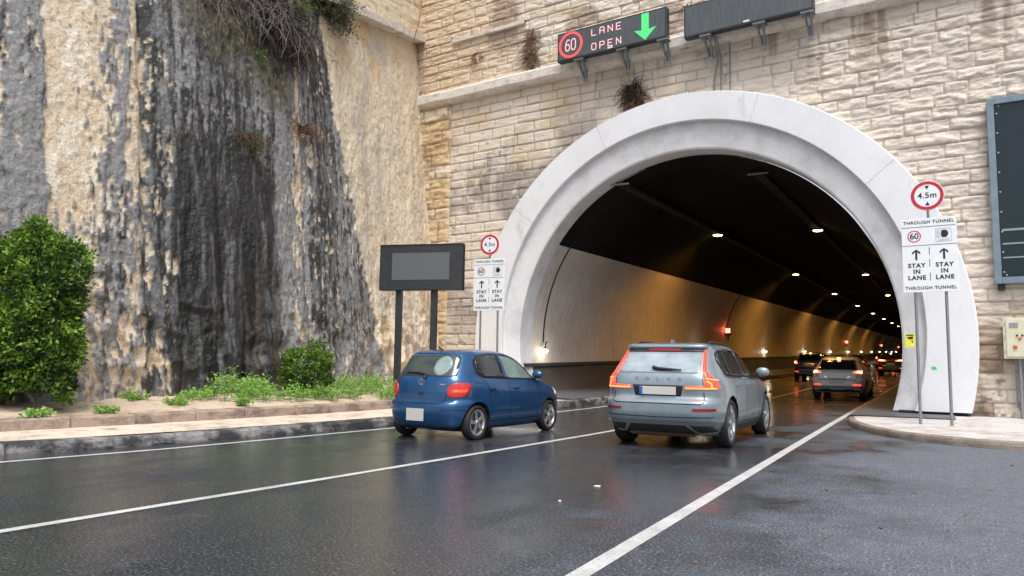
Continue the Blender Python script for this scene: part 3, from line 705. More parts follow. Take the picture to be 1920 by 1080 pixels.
#@@PART2
# ------------------------------------------------------------------ road signs
def road_sign(loc, rz, label, wd, ht, z0, disc_z, foot_z):
    # loc on the ground, local x right, front towards local -y
    t = thing('road_sign', label, 'road sign', loc, rz, 'white tunnel lane signs on twin posts')
    for sx in (-.28, .27):
        b = MB(); b.tube([(sx * wd, .035, foot_z), (sx * wd, .035, z0 + ht - .05)], .03, 10); b.build('post', M['post'], t)
    b = MB(); b.tube([(0, .03, z0 + ht - .3), (0, .03, disc_z + .1)], .025, 8); b.build('post', M['post'], t)
    b = MB(); b.bevbox((0, 0, z0 + ht / 2), (wd, .02, ht), .006); p = b.build('panel', M['signwhite'], t)
    b = MB()
    for zz in (z0 + .25, z0 + ht - .3): b.box((0, .02, zz), (wd * .9, .02, .05))
    b.build('backing_rail', M['steel'], t)
    X = lambda u: (u - .5) * wd
    Zz = lambda v: z0 + ht * (1 - v)
    b = MB(); y = -.013
    for v in (.055, .945):
        b = MB(); text_mb(b, 'THROUGH TUNNEL', .092 * wd, 0, Zz(v), y, 0, 1.14, bold=.0022); b.build('lettering', M['signblack'], p)
    for u in (.26, .76):
        for k, s in enumerate(('STAY', 'IN', 'LANE')):
            b = MB(); text_mb(b, s, .122 * wd, X(u), Zz(.64 + .083 * k), y, 0, 1.16, bold=.0045); b.build('lettering', M['signblack'], p)
    b = MB()
    for v in (.115, .365): b.box((0, y, Zz(v)), (wd * .99, .002, .008))
    for v0, v1 in ((.40, .50), (.56, .66), (.74, .84)): b.add([(X(.5) - .006, y, Zz(v0)), (X(.5) + .006, y, Zz(v0)), (X(.5) + .006, y, Zz(v1)), (X(.5) - .006, y, Zz(v1))], [(0, 1, 2, 3)])
    b.build('rule_line', M['signblack'], p)
    for u in (.26, .76):
        b = MB(); x = X(u); zt = Zz(.42); zb = Zz(.565); h = zt - zb; aw = .10 * wd
        b.poly([(x - .019, zb), (x + .019, zb), (x + .019, zt - .05), (x + aw * .75, zt - .105), (x + aw * .75, zt - .055), (x, zt), (x - aw * .75, zt - .055), (x - aw * .75, zt - .105), (x - .019, zt - .05)], y)
        b.build('arrow', M['signblack'], p)
    b = MB(); b.ring((X(.235), Zz(.24)), .105 * wd, .125 * wd, y, 36); b.build('speed_ring', M['signred'], p)
    b = MB(); text_mb(b, '60', .17 * wd, X(.235), Zz(.24), y, 0, 1.0, bold=.003); b.build('numeral', M['signblack'], p)
    b = MB(); cx, cz = X(.775), Zz(.225); pts = [(cx + .075 * wd * math.cos(a) * 1.0, cz + .078 * wd * math.sin(a)) for a in np.linspace(-math.pi / 2, math.pi / 2, 14)]
    pts += [(cx - .045 * wd, cz + .070 * wd), (cx - .06 * wd, cz), (cx - .045 * wd, cz - .070 * wd)]
    b.poly(pts, y); b.build('headlamp_symbol', M['signblack'], p)
    b = MB()
    for k in range(5): b.box((cx - .105 * wd, y, cz + (k - 2) * .034 * wd), (.07 * wd, .002, .006))
    x0, x1, zt, zb = cx - .15 * wd, cx + .125 * wd, cz + .105 * wd, cz - .155 * wd
    for q in (((x0 + x1) / 2, zt, x1 - x0, .004), ((x0 + x1) / 2, zb, x1 - x0, .004)): b.box((q[0], y, q[1]), (q[2], .002, q[3]))
    for q in (x0, x1): b.box((q, y, (zt + zb) / 2), (.004, .002, zt - zb))
    text_mb(b, 'LIGHTS', .058 * wd, cx - .01, cz - .125 * wd, y, 0, 1.1)
    b.build('pictogram', M['post'], p)
    # height-limit disc
    R_ = .31
    b = MB(); b.lathe([(0, .012), (R_ * .98, .012), (R_, 0), (R_ * .98, -.010), (0, -.010)], 40, 'Y', (0, 0, disc_z), 0, False); dsc = b.build('disc', M['signwhite'], t)
    b = MB(); b.ring((0, disc_z), R_ * .76, R_ * .965, -.013, 48); b.build('red_ring', M['signred'], dsc)
    b = MB(); text_mb(b, '4.5m', .165, 0, disc_z, -.013, 0, 1.08, bold=.003); b.build('numeral', M['signblack'], dsc)
    b = MB(); 
    for s in (1, -1): b.poly([(-.042, disc_z + s * .205), (.042, disc_z + s * .205), (0, disc_z + s * .125)][::s], -.013)
    b.build('arrow', M['signblack'], dsc)
    return t
road_sign((.05, 17.5, 0), -.0764, 'nearer white tunnel lane sign, in front of the right foot of the arch', 1.0, 1.53, 2.83, 4.83, .15)
road_sign((-11.2, 18.75, 0), .10, 'farther white tunnel lane sign, beside the blank black board on the left', 1.0, 1.52, 2.76, 4.70, .22)

# ------------------------------------------------------------------ blank board on two posts
t = thing('display_board', 'blank black board on two thick black posts behind the blue car', 'sign board', (-11.43, 15.73, 0), .50 * .55)
b = MB(); b.bevbox((0, 0, 3.68), (2.26, .22, 1.20), .015); cs = b.build('casing', M['board'], t)
b = MB(); b.box((.0, -.114, 3.70), (1.56, .008, .70)); b.build('screen', M['board_face'], cs)
b = MB()
for q in ((2.24, .02, 0, 4.265), (2.24, .02, 0, 3.095)): b.box((q[2], -.116, q[3]), (q[0], .02, q[1]))
b.build('rim', M['black'], cs)
for sx in (-.62, .34):
    b = MB(); b.bevbox((sx, .05, 1.75), (.15, .15, 2.7), .01); b.bevbox((sx, .05, .48), (.3, .3, .03), .005); b.build('post', M['board'], t)

# ------------------------------------------------------------------ LED signs on the cornice
def strokes(mb, glyph, x, z, w_, h, th, y):
    G = {'L': [[(0, 1), (0, 0), (1, 0)]], 'A': [[(0, 0), (0, .8), (.2, 1), (.8, 1), (1, .8), (1, 0)], [(0, .45), (1, .45)]], 'N': [[(0, 0), (0, 1), (1, 0), (1, 1)]],
         'E': [[(1, 1), (0, 1), (0, 0), (1, 0)], [(0, .5), (.8, .5)]], 'O': [[(.2, 0), (0, .2), (0, .8), (.2, 1), (.8, 1), (1, .8), (1, .2), (.8, 0), (.2, 0)]],
         'P': [[(0, 0), (0, 1), (.8, 1), (1, .85), (1, .6), (.8, .45), (0, .45)]],
         '6': [[(1, .95), (.55, 1), (.15, .75), (0, .4), (0, .2), (.25, 0), (.75, 0), (1, .2), (1, .4), (.75, .57), (.25, .57), (0, .4)]],
         '0': [[(.25, 0), (0, .2), (0, .8), (.25, 1), (.75, 1), (1, .8), (1, .2), (.75, 0), (.25, 0)]]}[glyph]
    for pl in G:
        for a, c in zip(pl[:-1], pl[1:]):
            a = Vector((x + a[0] * w_, 0, z + a[1] * h)); c = Vector((x + c[0] * w_, 0, z + c[1] * h)); d = (c - a).normalized(); n = Vector((-d.z, 0, d.x)) * th / 2
            a = a - d * th * .35; c = c + d * th * .35
            mb.add([(q.x, y, q.z) for q in (a - n, c - n, c + n, a + n)], [(0, 1, 2, 3)])
def led_sign(s0, s1, z0, z1, label, lit, brackets):
    wd, ht = s1 - s0, z1 - z0
    loc = wallp((s0 + s1) / 2, (z0 + z1) / 2, .72); t = thing('lane_control_sign', label, 'electronic sign', loc, -SK, 'electronic lane signs on the cornice')
    b = MB(); b.bevbox((0, 0, 0), (wd, .24, ht), .012); cs = b.build('casing', M['board'], t)
    b = MB(); b.box((0, -.122, 0), (wd - .10, .006, ht - .10)); pn = b.build('panel', M['led'], cs)
    b = MB(); b.box((.02, -.128, -ht / 2 + .075), (.17, .006, .03)); b.add([(-.075, -.128, -ht / 2 + .092), (.10, -.128, -ht / 2 + .098), (.10, -.128, -ht / 2 + .115), (-.06, -.128, -ht / 2 + .108)], [(0, 1, 2, 3)]); b.build('maker_mark', M['ledwhite'], cs)
    for k, bx in enumerate(brackets):
        b = MB(); zb = -ht / 2
        for e in (-.09, .09):
            b.tube([(bx + e, -.02, zb), (bx + e * .4, .38, zb - .52)], .028, 6)
            b.tube([(bx + e, .12, zb + .1), (bx + e * .4, .40, zb - .55)], .022, 6)
        b.box((bx, .05, zb - .025), (.34, .30, .05)); b.box((bx, .40, zb - .42), (.14, .05, .4))
        b.build('bracket', M['steel'], t)
    if lit:
        y = -.130
        b = MB(); b.ring((-wd / 2 + .49, .015), .355, .43, y, 44); b.build('speed_ring', M['ledred'], pn)
        b = MB()
        for k, g in enumerate('60'): strokes(b, g, -wd / 2 + .30 + .215 * k, -.165, .15, .36, .032, y)
        b.build('numeral', M['ledpink'], pn)
        for r_, wrd in enumerate(('LANE', 'OPEN')):
            b = MB()
            for k, g in enumerate(wrd): strokes(b, g, -.62 + .285 * k, .135 - .47 * r_, .15, .205, .027, y)
            b.build('lettering', M['ledpink'], pn)
        b = MB(); ax = wd / 2 - .68; b.poly([(ax - .12, .42), (ax + .12, .42), (ax + .12, -.10), (ax + .36, -.06), (ax, -.42), (ax - .36, -.06), (ax - .12, -.10)], y); b.build('arrow', M['ledgreen'], pn)
    return t
led_sign(-10.24, -6.50, 10.98, 11.93, 'lit electronic sign with 60 in a red ring, LANE OPEN and a green arrow', True, (-1.12, .38, 1.72))
led_sign(-5.96, -2.36, 10.80, 11.78, 'blank unlit electronic sign over the arch', False, (-1.18, .35, 1.62))
# cables from the blank sign to the arch
b = MB()
for q in ([(-5.15, 10.75, .5), (-5.2, 10.2, .12), (-5.32, 9.7, .08), (-5.32, 9.2, .08)], [(-5.1, 10.75, .5), (-5.1, 10.3, .1), (-5.12, 9.25, .08)]): b.tube([wallp(*p) for p in q], .026, 6)
tag(b.build('power_cable', M['steel'], None), 'grey cable pair dropping from the blank electronic sign to the arch top', 'cable')
b = MB(); b.tube([wallp(-4.86, 10.7, .06), wallp(-4.86, 9.22, .06)], .022, 6); tag(b.build('conduit', M['traybar'], None), 'thin pale conduit on the wall just right of the dangling sign cables', 'conduit')
b = MB(); c_ = wallp(-6.3, 9.34, .10); b.bevbox((0, 0, 0), (.42, .18, .2), .01); tag(b.build('junction_box', M['pave'], None, c_, -SK), 'small pale box on top of the arch below the electronic signs', 'box')

# ------------------------------------------------------------------ display case, control cabinet, warning plate on the right
M['case'] = mat('blue_grey_steel_frame', (.17, .225, .27), .45, .25, var=.15, vscale=6)
M['caseglass'] = mat('dark_reflective_glass', (.006, .016, .021), .06, 0, .4)
t = thing('display_case', 'large dark glass display case in a blue grey steel frame on the wall', 'display case', wallp(2.85, 3.3, .0), -SK)
b = MB(); b.box((0, -.12, 2.23), (2.7, .06, 4.3)); b.build('back_panel', M['board'], t)
b = MB()
b.bevbox((-1.37, -.16, 2.23), (.15, .22, 4.50), .01); b.bevbox((1.37, -.16, 2.23), (.15, .22, 4.50), .01)
b.bevbox((0, -.158, 4.40), (2.59, .22, .15), .01); b.bevbox((0, -.158, .06), (2.59, .22, .15), .01); fr = b.build('frame', M['case'], t)
b = MB(); b.box((0, -.20, 2.23), (2.58, .012, 4.18)); b.build('glass', M['caseglass'], t)
b = MB()
for k in range(9): b.lathe([(0, -.03), (.022, -.03), (.03, 0)], 10, 'Y', (-1.25, -.21, .25 + .48 * k))
for k in range(4): b.lathe([(0, -.03), (.022, -.03), (.03, 0)], 10, 'Y', (-1.2 + .6 * k, -.21, 4.27)); b.lathe([(0, -.03), (.022, -.03), (.03, 0)], 10, 'Y', (-1.2 + .6 * k, -.21, .18))
b.build('bolt', M['steel'], t)
b = MB(); b.box((.05, -.17, .36), (2.4, .02, .36)); b.build('brown_reflection', mat('brown_reflection', (.20, .075, .035), .5), t)  # brown bar stands in for a reflection in the dark glass
b = MB(); b.box((.0, -.215, 1.26), (2.5, .012, .05)); b.box((.0, -.215, .93), (2.5, .012, .035)); b.box((0, -.215, .60), (2.5, .012, .03)); b.build('reflected_lines', mat('grey_reflection', (.22, .30, .33), .3), t)  # thin grey bars stand in for lines reflected in the glass
b = MB(); b.box((-.62, -.215, 3.85), (.07, .012, .75)); b.build('pale_reflection', mat('pale_reflection', (.45, .50, .52), .3), t)  # pale bar stands in for a bright reflection in the glass
b = MB(); b.bevbox((-1.32, -.10, -.09), (.14, .2, .14), .01); b.build('foot', M['black'], t)
M['cream'] = mat('cream_enamel', (.58, .56, .42), .4, var=.08, vscale=5)
t = thing('control_cabinet', 'cream metal control cabinet with dark and orange buttons on pipe legs', 'electrical cabinet', wallp(1.95, 0, .30), -SK)
b = MB(); b.bevbox((0, 0, 2.0), (.86, .28, .95), .012); bx = b.build('casing', M['cream'], t)
b = MB(); b.bevbox((.02, -.15, 2.0), (.78, .03, .86), .008); dr = b.build('door', M['cream'], t)
b = MB(); b.box((-.22, -.169, 2.29), (.17, .006, .12)); b.build('label_plate', M['signback'], dr)
btn = lambda x, z, r, m, nm: MB().lathe([(0, -.04), (r * .9, -.035), (r, 0)], 14, 'Y', (x, -.165, z)).build(nm, m, dr)
M['orange'] = mat('orange_button', (.62, .12, .03), .4)
for x in (-.16, -.06, .01, .10): btn(x, 2.06, .022, M['black'], 'button')
btn(-.11, 1.99, .03, M['orange'], 'button'); btn(-.20, 1.80, .045, M['orange'], 'button'); btn(.03, 2.0, .025, M['black'], 'button')
b = MB()
for z in (2.32, 2.0, 1.68): b.box((-.40, -.166, z), (.012, .012, .06))
b.build('hinge', M['steel'], dr)
for x in (-.13, .08, .2):
    b = MB(); b.tube([(x, .02, 1.53), (x, .02, .16)], .04, 8)
    for z in (1.0, .7): b.tube([(x, .02, z), (x, .02, z + .03)], .05, 8)
    b.build('pipe_leg', M['post'], t)
b = MB()
for x in (-.21, -.05): b.box((x, .16, .95), (.05, .05, 1.1))
b.build('strut', M['steel'], t)
t = thing('warning_plate', 'small yellow plate with black marks on the inner edge of the arch', 'sign', wallp(-.40, 1.95, .44), -SK)
b = MB(); b.box((0, -.012, 0), (.22, .008, .34)); pl_ = b.build('plate', mat('yellow_plate', (.72, .68, .03), .4), t)
b = MB(); b.box((0, -.018, .13), (.16, .002, .03)); b.poly([(-.08, .08), (.07, .10), (.08, .05), (.0, .02)], -.018); b.box((.05, -.018, -.02), (.02, .002, .08)); b.build('pictogram', M['signblack'], pl_)
b = MB(); b.disc((.05, -.10), .03, -.018); b.build('lens', M['ledwhite'], pl_)

# ------------------------------------------------------------------ cars
def pchip(xk, yk, x):
    xk = np.array(xk, float); yk = np.array(yk, float); h = np.diff(xk); d = np.diff(yk) / h; m = np.zeros_like(xk)
    m[0], m[-1] = d[0], d[-1]
    for i in range(1, len(xk) - 1):
        if d[i - 1] * d[i] > 0: w1 = 2 * h[i] + h[i - 1]; w2 = h[i] + 2 * h[i - 1]; m[i] = (w1 + w2) / (w1 / d[i - 1] + w2 / d[i])
    i = np.clip(np.searchsorted(xk, x) - 1, 0, len(xk) - 2); t = (x - xk[i]) / h[i]
    return (2 * t**3 - 3 * t**2 + 1) * yk[i] + (t**3 - 2 * t**2 + t) * h[i] * m[i] + (-2 * t**3 + 3 * t**2) * yk[i + 1] + (t**3 - t**2) * h[i] * m[i + 1]
def carpaint(name, c, metal=.35, rough=.35, dirt=.12):
    m, nt, b = newmat(name); n = nz(nt, 3.5, 6, .65)
    nt.links.new(ramp(nt, n, [(.3, tuple(x * (1 - dirt) for x in c)), (.7, tuple(x * (1 + dirt) for x in c))]), b.inputs['Base Color'])
    setp(b, rough=rough, metal=metal, coat=.9, coatr=.06)
    bp = nt.nodes.new('ShaderNodeBump'); bp.inputs['Strength'].default_value = .12; bp.inputs['Distance'].default_value = .004
    nt.links.new(nz(nt, 110, 2, .5), bp.inputs['Height']); nt.links.new(bp.outputs[0], b.inputs['Coat Normal']); return m
def glass(name, c, rough=.05, spec=.8):
    m, nt, b = newmat(name); n = nz(nt, 2.5, 4, .6); nt.links.new(ramp(nt, n, [(.3, tuple(x * .7 for x in c)), (.7, tuple(x * 1.25 for x in c))]), b.inputs['Base Color'])
    setp(b, rough=rough, spec=spec); bump(nt, b, nz(nt, 90, 2, .5), .03, .003); return m
M['glass'] = glass('dark_car_glass', (.016, .019, .022))
M['glass_pale'] = glass('pale_rear_glass', (.27, .32, .35), .14, 1.0)  # pale blue-grey base colour for the SUV rear window
M['glass_daylit'] = glass('daylit_side_glass', (.16, .22, .20), .06)  # pale colour paints daylight showing in the front side window
M['glass_deep'] = glass('deep_green_rear_glass', (.035, .052, .05), .08)
M['tail_lit'] = mat('lit_tail_lamp', (.5, .02, .01), .25, es=1.2, ec=(1, .055, .035))
M['tail_bar'] = mat('lit_tail_bar', (.8, .2, .05), .25, es=1.5, ec=(1, .20, .05))
M['tail_off'] = mat('red_tail_lamp', (.42, .022, .012), .18, es=.06, ec=(1, .1, .03), var=.35, vscale=9)
M['tail_hot'] = mat('bright_tail_lamp', (.8, .1, .05), .25, es=2.0, ec=(1, .10, .04))
M['tail_core'] = mat('tail_lamp_core', (1, .7, .4), .25, es=6, ec=(1, .42, .2))
M['reflector'] = mat('red_reflector', (.22, .008, .018), .25)
M['brake'] = mat('high_brake_lamp', (.30, .012, .012), .3)
M['trimsil'] = mat('silver_trim', (.42, .46, .49), .3, .4)
M['seam'] = mat('panel_gap', (.008, .008, .009), .8)
M['greytrim'] = mat('dark_grey_trim', (.045, .047, .05), .55)
M['disc_pale'] = mat('pale_window_disc', (.21, .27, .27), .35, var=.15, vscale=6)  # pale round patch on the hatchback rear window
M['headlamp'] = mat('headlamp', (.65, .65, .6), .15)
class Car:
    def __init__(s, name, label, loc, hd, L, rear, front, width, zs, paint, wheel_y, tyre_r, tyre_w, track, n=7, group=None, top=.9):
        s.t = thing(name, label, 'car', loc, -hd, group)
        lev = np.unique(np.concatenate([np.arange(zs[0], zs[1], .025), np.linspace(zs[1] - .06, zs[1], 9)])); lev[-1] = zs[1]
        zr, yr = zip(*rear); zf, yf = zip(*front); zw, ww = zip(*width)
        N = 96; rows = []
        for z in lev:
            a, c, wv = pchip(zr, yr, z), pchip(zf, yf, z), pchip(zw, ww, z); yc = (a + c) / 2; hl = (c - a) / 2
            row = []
            for k in range(N):
                th = 2 * math.pi * k / N; ct, sn = math.cos(th), math.sin(th)
                # denser near the ends
                x = wv * math.copysign(abs(ct) ** (2 / n), ct); y = yc + hl * math.copysign(abs(sn) ** (2 / n), sn)
                u = (y - (a + .15)) / max(.1, L)                                # gentle plan taper to the nose
                row.append((x * (1 - .10 * max(0, u - .45) ** 1.5 * 2), y, z))
            rows.append(row)
        V = [p for r in rows for p in r]; Fs = []
        for i in range(len(lev) - 1):
            for k in range(N): Fs.append((i * N + k, i * N + (k + 1) % N, (i + 1) * N + (k + 1) % N, (i + 1) * N + k))
        Fs.append(tuple(range(N))[::-1]); Fs.append(tuple((len(lev) - 1) * N + k for k in range(N)))
        me = bpy.data.meshes.new('body'); me.from_pydata(V, [], Fs); me.update()
        body = bpy.data.objects.new('body', me); COL.objects.link(body)
        # wheel wells
        cut = MB()
        for wy in wheel_y:
            for sg in (-1, 1):
                x0, x1 = sorted((sg * (track - .30), sg * 1.3)); r = tyre_r + .055; n_ = 40
                P0 = [(x0, wy + r * math.cos(2 * math.pi * k / n_), tyre_r + r * math.sin(2 * math.pi * k / n_)) for k in range(n_)]; P1 = [(x1, p[1], p[2]) for p in P0]
                cut.add(P0 + P1, [tuple(range(n_))[::-1], tuple(range(n_, 2 * n_))] + [(k, (k + 1) % n_, n_ + (k + 1) % n_, n_ + k) for k in range(n_)])
        co = cut.build('cut', [M['under']], None, None, 0, True)
        me.materials.append(paint)
        md = body.modifiers.new('b', 'BOOLEAN'); md.object = co; md.operation = 'DIFFERENCE'; md.solver = 'EXACT'
        try: md.material_mode = 'TRANSFER'
        except Exception: pass
        dg = bpy.context.evaluated_depsgraph_get(); nm = bpy.data.meshes.new_from_object(body.evaluated_get(dg)); body.modifiers.clear(); body.data = nm
        bpy.data.objects.remove(co); bpy.data.meshes.remove(me); nm.name = 'body'
        bm = bmesh.new(); bm.from_mesh(nm); bmesh.ops.recalc_face_normals(bm, faces=bm.faces[:])
        for f in bm.faces: f.smooth = True
        s.bvh = BVHTree.FromBMesh(bm)
        for e in bm.edges:
            if len(e.link_faces) == 2 and (e.link_faces[0].material_index != e.link_faces[1].material_index or e.calc_face_angle(0) > .9): e.smooth = False
        bm.to_mesh(nm); bm.free()
        body.parent = s.t; s.body = body; s.L = L; s.track = track; s.paint = paint
        s.wheels = (wheel_y, tyre_r, tyre_w)
    def ray(s, view, u, v):
        o, d = {'rear': ((u, -3, v), (0, 1, 0)), 'right': ((3, u, v), (-1, 0, 0)), 'left': ((-3, u, v), (1, 0, 0)), 'top': ((u, v, 4), (0, 0, -1)), 'front': ((u, s.L + 3, v), (0, -1, 0)),
                'rearright': ((u * .7071 + 2, -u * -.7071 - 2, v), (-.7071, .7071, 0))}[view]
        o = Vector(o); d = Vector(d); h = s.bvh.ray_cast(o, d)
        if h[0] is None or (view == 'rear' and h[0].y > 1.6):
            q = o + d * 3.2; h = s.bvh.find_nearest(q if view != 'top' else o)
        nrm = h[1] if h[1].dot(d) < 0 else -h[1]
        return h[0], nrm
    def patch(s, name, m, view, poly, off=.006, res=.05, parent=None, th=.012, smooth=True):
        P2 = []; n = len(poly)
        for i in range(n):
            a, c = Vector(poly[i]), Vector(poly[(i + 1) % n]); k = max(1, int((c - a).length / res))
            for j in range(k): P2.append(a.lerp(c, j / k))
        nb = len(P2)
        xs = [p.x for p in P2]; zs_ = [p.y for p in P2]
        def inside(x, y):
            c = False; j = n - 1
            for i in range(n):
                if (poly[i][1] > y) != (poly[j][1] > y) and x < (poly[j][0] - poly[i][0]) * (y - poly[i][1]) / (poly[j][1] - poly[i][1]) + poly[i][0]: c = not c
                j = i
            return c
        pts = [Vector((p.x, p.y)) for p in P2]
        for x in np.arange(min(xs) + res / 2, max(xs), res):
            for y in np.arange(min(zs_) + res / 2, max(zs_), res):
                if inside(x, y): pts.append(Vector((x, y)))
        vv, ee, ff, _, _, _ = delaunay_2d_cdt(pts, [(i, (i + 1) % nb) for i in range(nb)], [], 1, 1e-5)
        V = []; B_ = []
        for p in vv:
            h, nr = s.ray(view, p.x, p.y); V.append(h + nr * off); B_.append(h + nr * (off - th))
        K = len(V); F_ = [tuple(f) for f in ff]
        ed = {}
        for f in F_:
            for i in range(len(f)): e = (f[i], f[(i + 1) % len(f)]); ed[e] = 1
        sk = [(a, K + a, K + c, c) for (a, c) in ed if (c, a) not in ed]
        b = MB(); b.add(V + B_, F_ + sk, 0, smooth)
        o = b.build(name, m, parent or s.t, None, 0, True)
        return o
    def strip(s, name, m, view, line, wd=.012, off=.004, parent=None):
        b = MB(); pts = []
        for a, c in zip(line[:-1], line[1:]):
            a, c = Vector(a), Vector(c); k = max(1, int((c - a).length / .04)); pts += [a.lerp(c, j / k) for j in range(k)]
        pts.append(Vector(line[-1])); V = []
        for i, p in enumerate(pts):
            d = (pts[min(i + 1, len(pts) - 1)] - pts[max(i - 1, 0)]).normalized(); n = Vector((-d.y, d.x)) * wd / 2
            for q in (p - n, p + n): h, nr = s.ray(view, q.x, q.y); V.append(h + nr * off)
        b.add(V, [(2 * i, 2 * i + 1, 2 * i + 3, 2 * i + 2) for i in range(len(pts) - 1)], 0, True)
        return b.build(name, m, parent or s.t)
    def box_at(s, name, m, view, u, v, size, off=0, bev=.008, parent=None):
        h, nr = s.ray(view, u, v); q = h + nr * off
        b = MB(); b.bevbox(tuple(q), size, bev); return b.build(name, m, parent or s.t)
    def add_wheels(s, alloy, spokes=5, double=False, rim_r=.72):
        wy, r, wd = s.wheels
        for y in wy:
            for sg in (1, -1):
                w_ = bpy.data.objects.new('wheel', None); COL.objects.link(w_); w_.parent = s.t; w_.location = (sg * (s.track - wd / 2), y, r); w_.rotation_euler = (random.uniform(0, 1), 0, 0)
                h = wd / 2; R = r * rim_r
                b = MB(); b.lathe([(R, -h * .9), (r * .93, -h), (r, -h * .75), (r, h * .75), (r * .93, h), (R + .012, h * .92), (R, h * .7), (R, -h * .9)], 40, 'X'); b.build('tyre', M['rubber'], w_)
                b = MB(); f = sg * h
                b.lathe([(R + .004, f * .86), (R * .94, f * .9), (R * .90, f * .8), (R * .9, -f * .6)], 36, 'X')
                for k in range(spokes):
                    for dd in ((-.13, .13) if double else (0,)):
                        a = 2 * math.pi * k / spokes + dd; wi = R * (.11 if double else .19)
                        pr = Vector((0, math.cos(a), math.sin(a))); tg = Vector((0, -math.sin(a), math.cos(a)))
                        a0 = 2 * math.pi * k / spokes + dd * .4; p0 = Vector((0, math.cos(a0), math.sin(a0)))
                        q = [p0 * R * .12 - tg * wi * .8, p0 * R * .12 + tg * wi * .8, pr * R * .93 + tg * wi * .55, pr * R * .93 - tg * wi * .55]
                        V = [p + Vector((f * .82, 0, 0)) for p in q[:2]] + [p + Vector((f * .88, 0, 0)) for p in q[2:]] + [p + Vector((f * .6, 0, 0)) for p in q]
                        b.add(V, [(0, 1, 2, 3), (4, 7, 6, 5), (0, 4, 5, 1), (1, 5, 6, 2), (2, 6, 7, 3), (3, 7, 4, 0)], 0)
                b.lathe([(0, f * .92), (R * .12, f * .92), (R * .2, f * .86), (R * .2, f * .6)], 20, 'X'); b.build('rim', alloy, w_, None, 0, True)
                b = MB(); b.lathe([(0, f * .35), (R * .7, f * .35), (R * .7, f * .25)], 24, 'X'); b.build('brake_disc', M['greytrim'], w_)
def mir(poly): return [(-p[0], p[1]) for p in poly]

# --- grey estate SUV in front
paint = carpaint('grey_blue_car_paint', (.235, .29, .325), .45, .36, .12)
VL = 4.69
c = Car('suv', 'pale grey blue SUV with lit L shaped tail lamps driving into the tunnel', (-3.70, 11.22, 0), 0, VL,
        [(.22, .34), (.30, .20), (.36, .10), (.45, .03), (.58, .0), (.68, .0), (.73, .02), (.77, .085), (.80, .10), (.95, .09), (1.05, .10), (1.12, .125), (1.18, .165), (1.35, .32), (1.50, .47), (1.56, .53), (1.60, .58), (1.63, .74), (1.655, 1.35)],
        [(.22, VL - .4), (.34, VL - .06), (.55, VL), (.76, VL - .03), (.90, VL - .16), (1.0, VL - .62), (1.06, VL - 1.1), (1.10, VL - 1.36), (1.25, VL - 1.62), (1.45, VL - 2.02), (1.56, VL - 2.32), (1.62, VL - 2.62), (1.655, VL - 2.95)],
        [(.22, .83), (.30, .88), (.42, .925), (.6, .945), (.80, .945), (.95, .93), (1.06, .905), (1.12, .875), (1.25, .82), (1.42, .745), (1.54, .685), (1.60, .62), (1.635, .50), (1.655, .30)],
        (.22, 1.655), paint, (.96, 3.825), .375, .245, .93, 7.5)
c.add_wheels(M['alloy_dark'], 5, True, .74)
c.patch('spoiler', paint, 'rear', [(-.64, 1.53), (.64, 1.53), (.62, 1.575), (-.62, 1.575)], .045, .06, th=.06)
c.patch('spoiler_underside', M['black'], 'rear', [(-.61, 1.475), (.61, 1.475), (.62, 1.53), (-.62, 1.53)], .012)
c.strip('brake_light', M['brake'], 'rear', [(-.26, 1.505), (.26, 1.505)], .03, .018)
rw_ = c.patch('rear_window', M['glass_pale'], 'rear', [(-.645, 1.165), (-.60, 1.15), (.60, 1.15), (.645, 1.165), (.60, 1.475), (-.60, 1.475)], .006)
b = MB(); p0, n0 = c.ray('rear', -.06, 1.19); p1, n1_ = c.ray('rear', .36, 1.17); pts_ = [c.ray('rear', u, v) for u, v in ((-.10, 1.215), (0, 1.195), (.2, 1.185), (.36, 1.18))]
b.tube([tuple(h + n * .035) for h, n in pts_], [.028, .026, .018, .012], 6); b.build('wiper', M['black'], rw_)
lampR = [(.425, .915), (.86, .915), (.87, .935), (.845, 1.05), (.78, 1.115), (.725, 1.18), (.695, 1.29), (.64, 1.50), (.608, 1.50), (.650, 1.28), (.675, 1.15), (.71, 1.06), (.71, .965), (.445, .955)]
for P_ in (lampR, mir(lampR)[::-1]):
    lo = c.patch('tail_light', M['tail_lit'], 'rear', P_, .014, .035, th=.02)
    sg = 1 if P_ is lampR else -1
    c.strip('light_bar', M['tail_bar'], 'rear', [(sg * .44, .928), (sg * .70, .928), (sg * .85, .928)], .022, .018, lo)
    c.strip('light_bar', M['tail_bar'], 'rear', [(sg * .80, .94), (sg * .79, 1.0), (sg * .735, 1.04)], .022, .018, lo)
    c.strip('light_bar', M['tail_bar'], 'rear', [(sg * .72, 1.075), (sg * .86, 1.05)], .016, .018, lo)
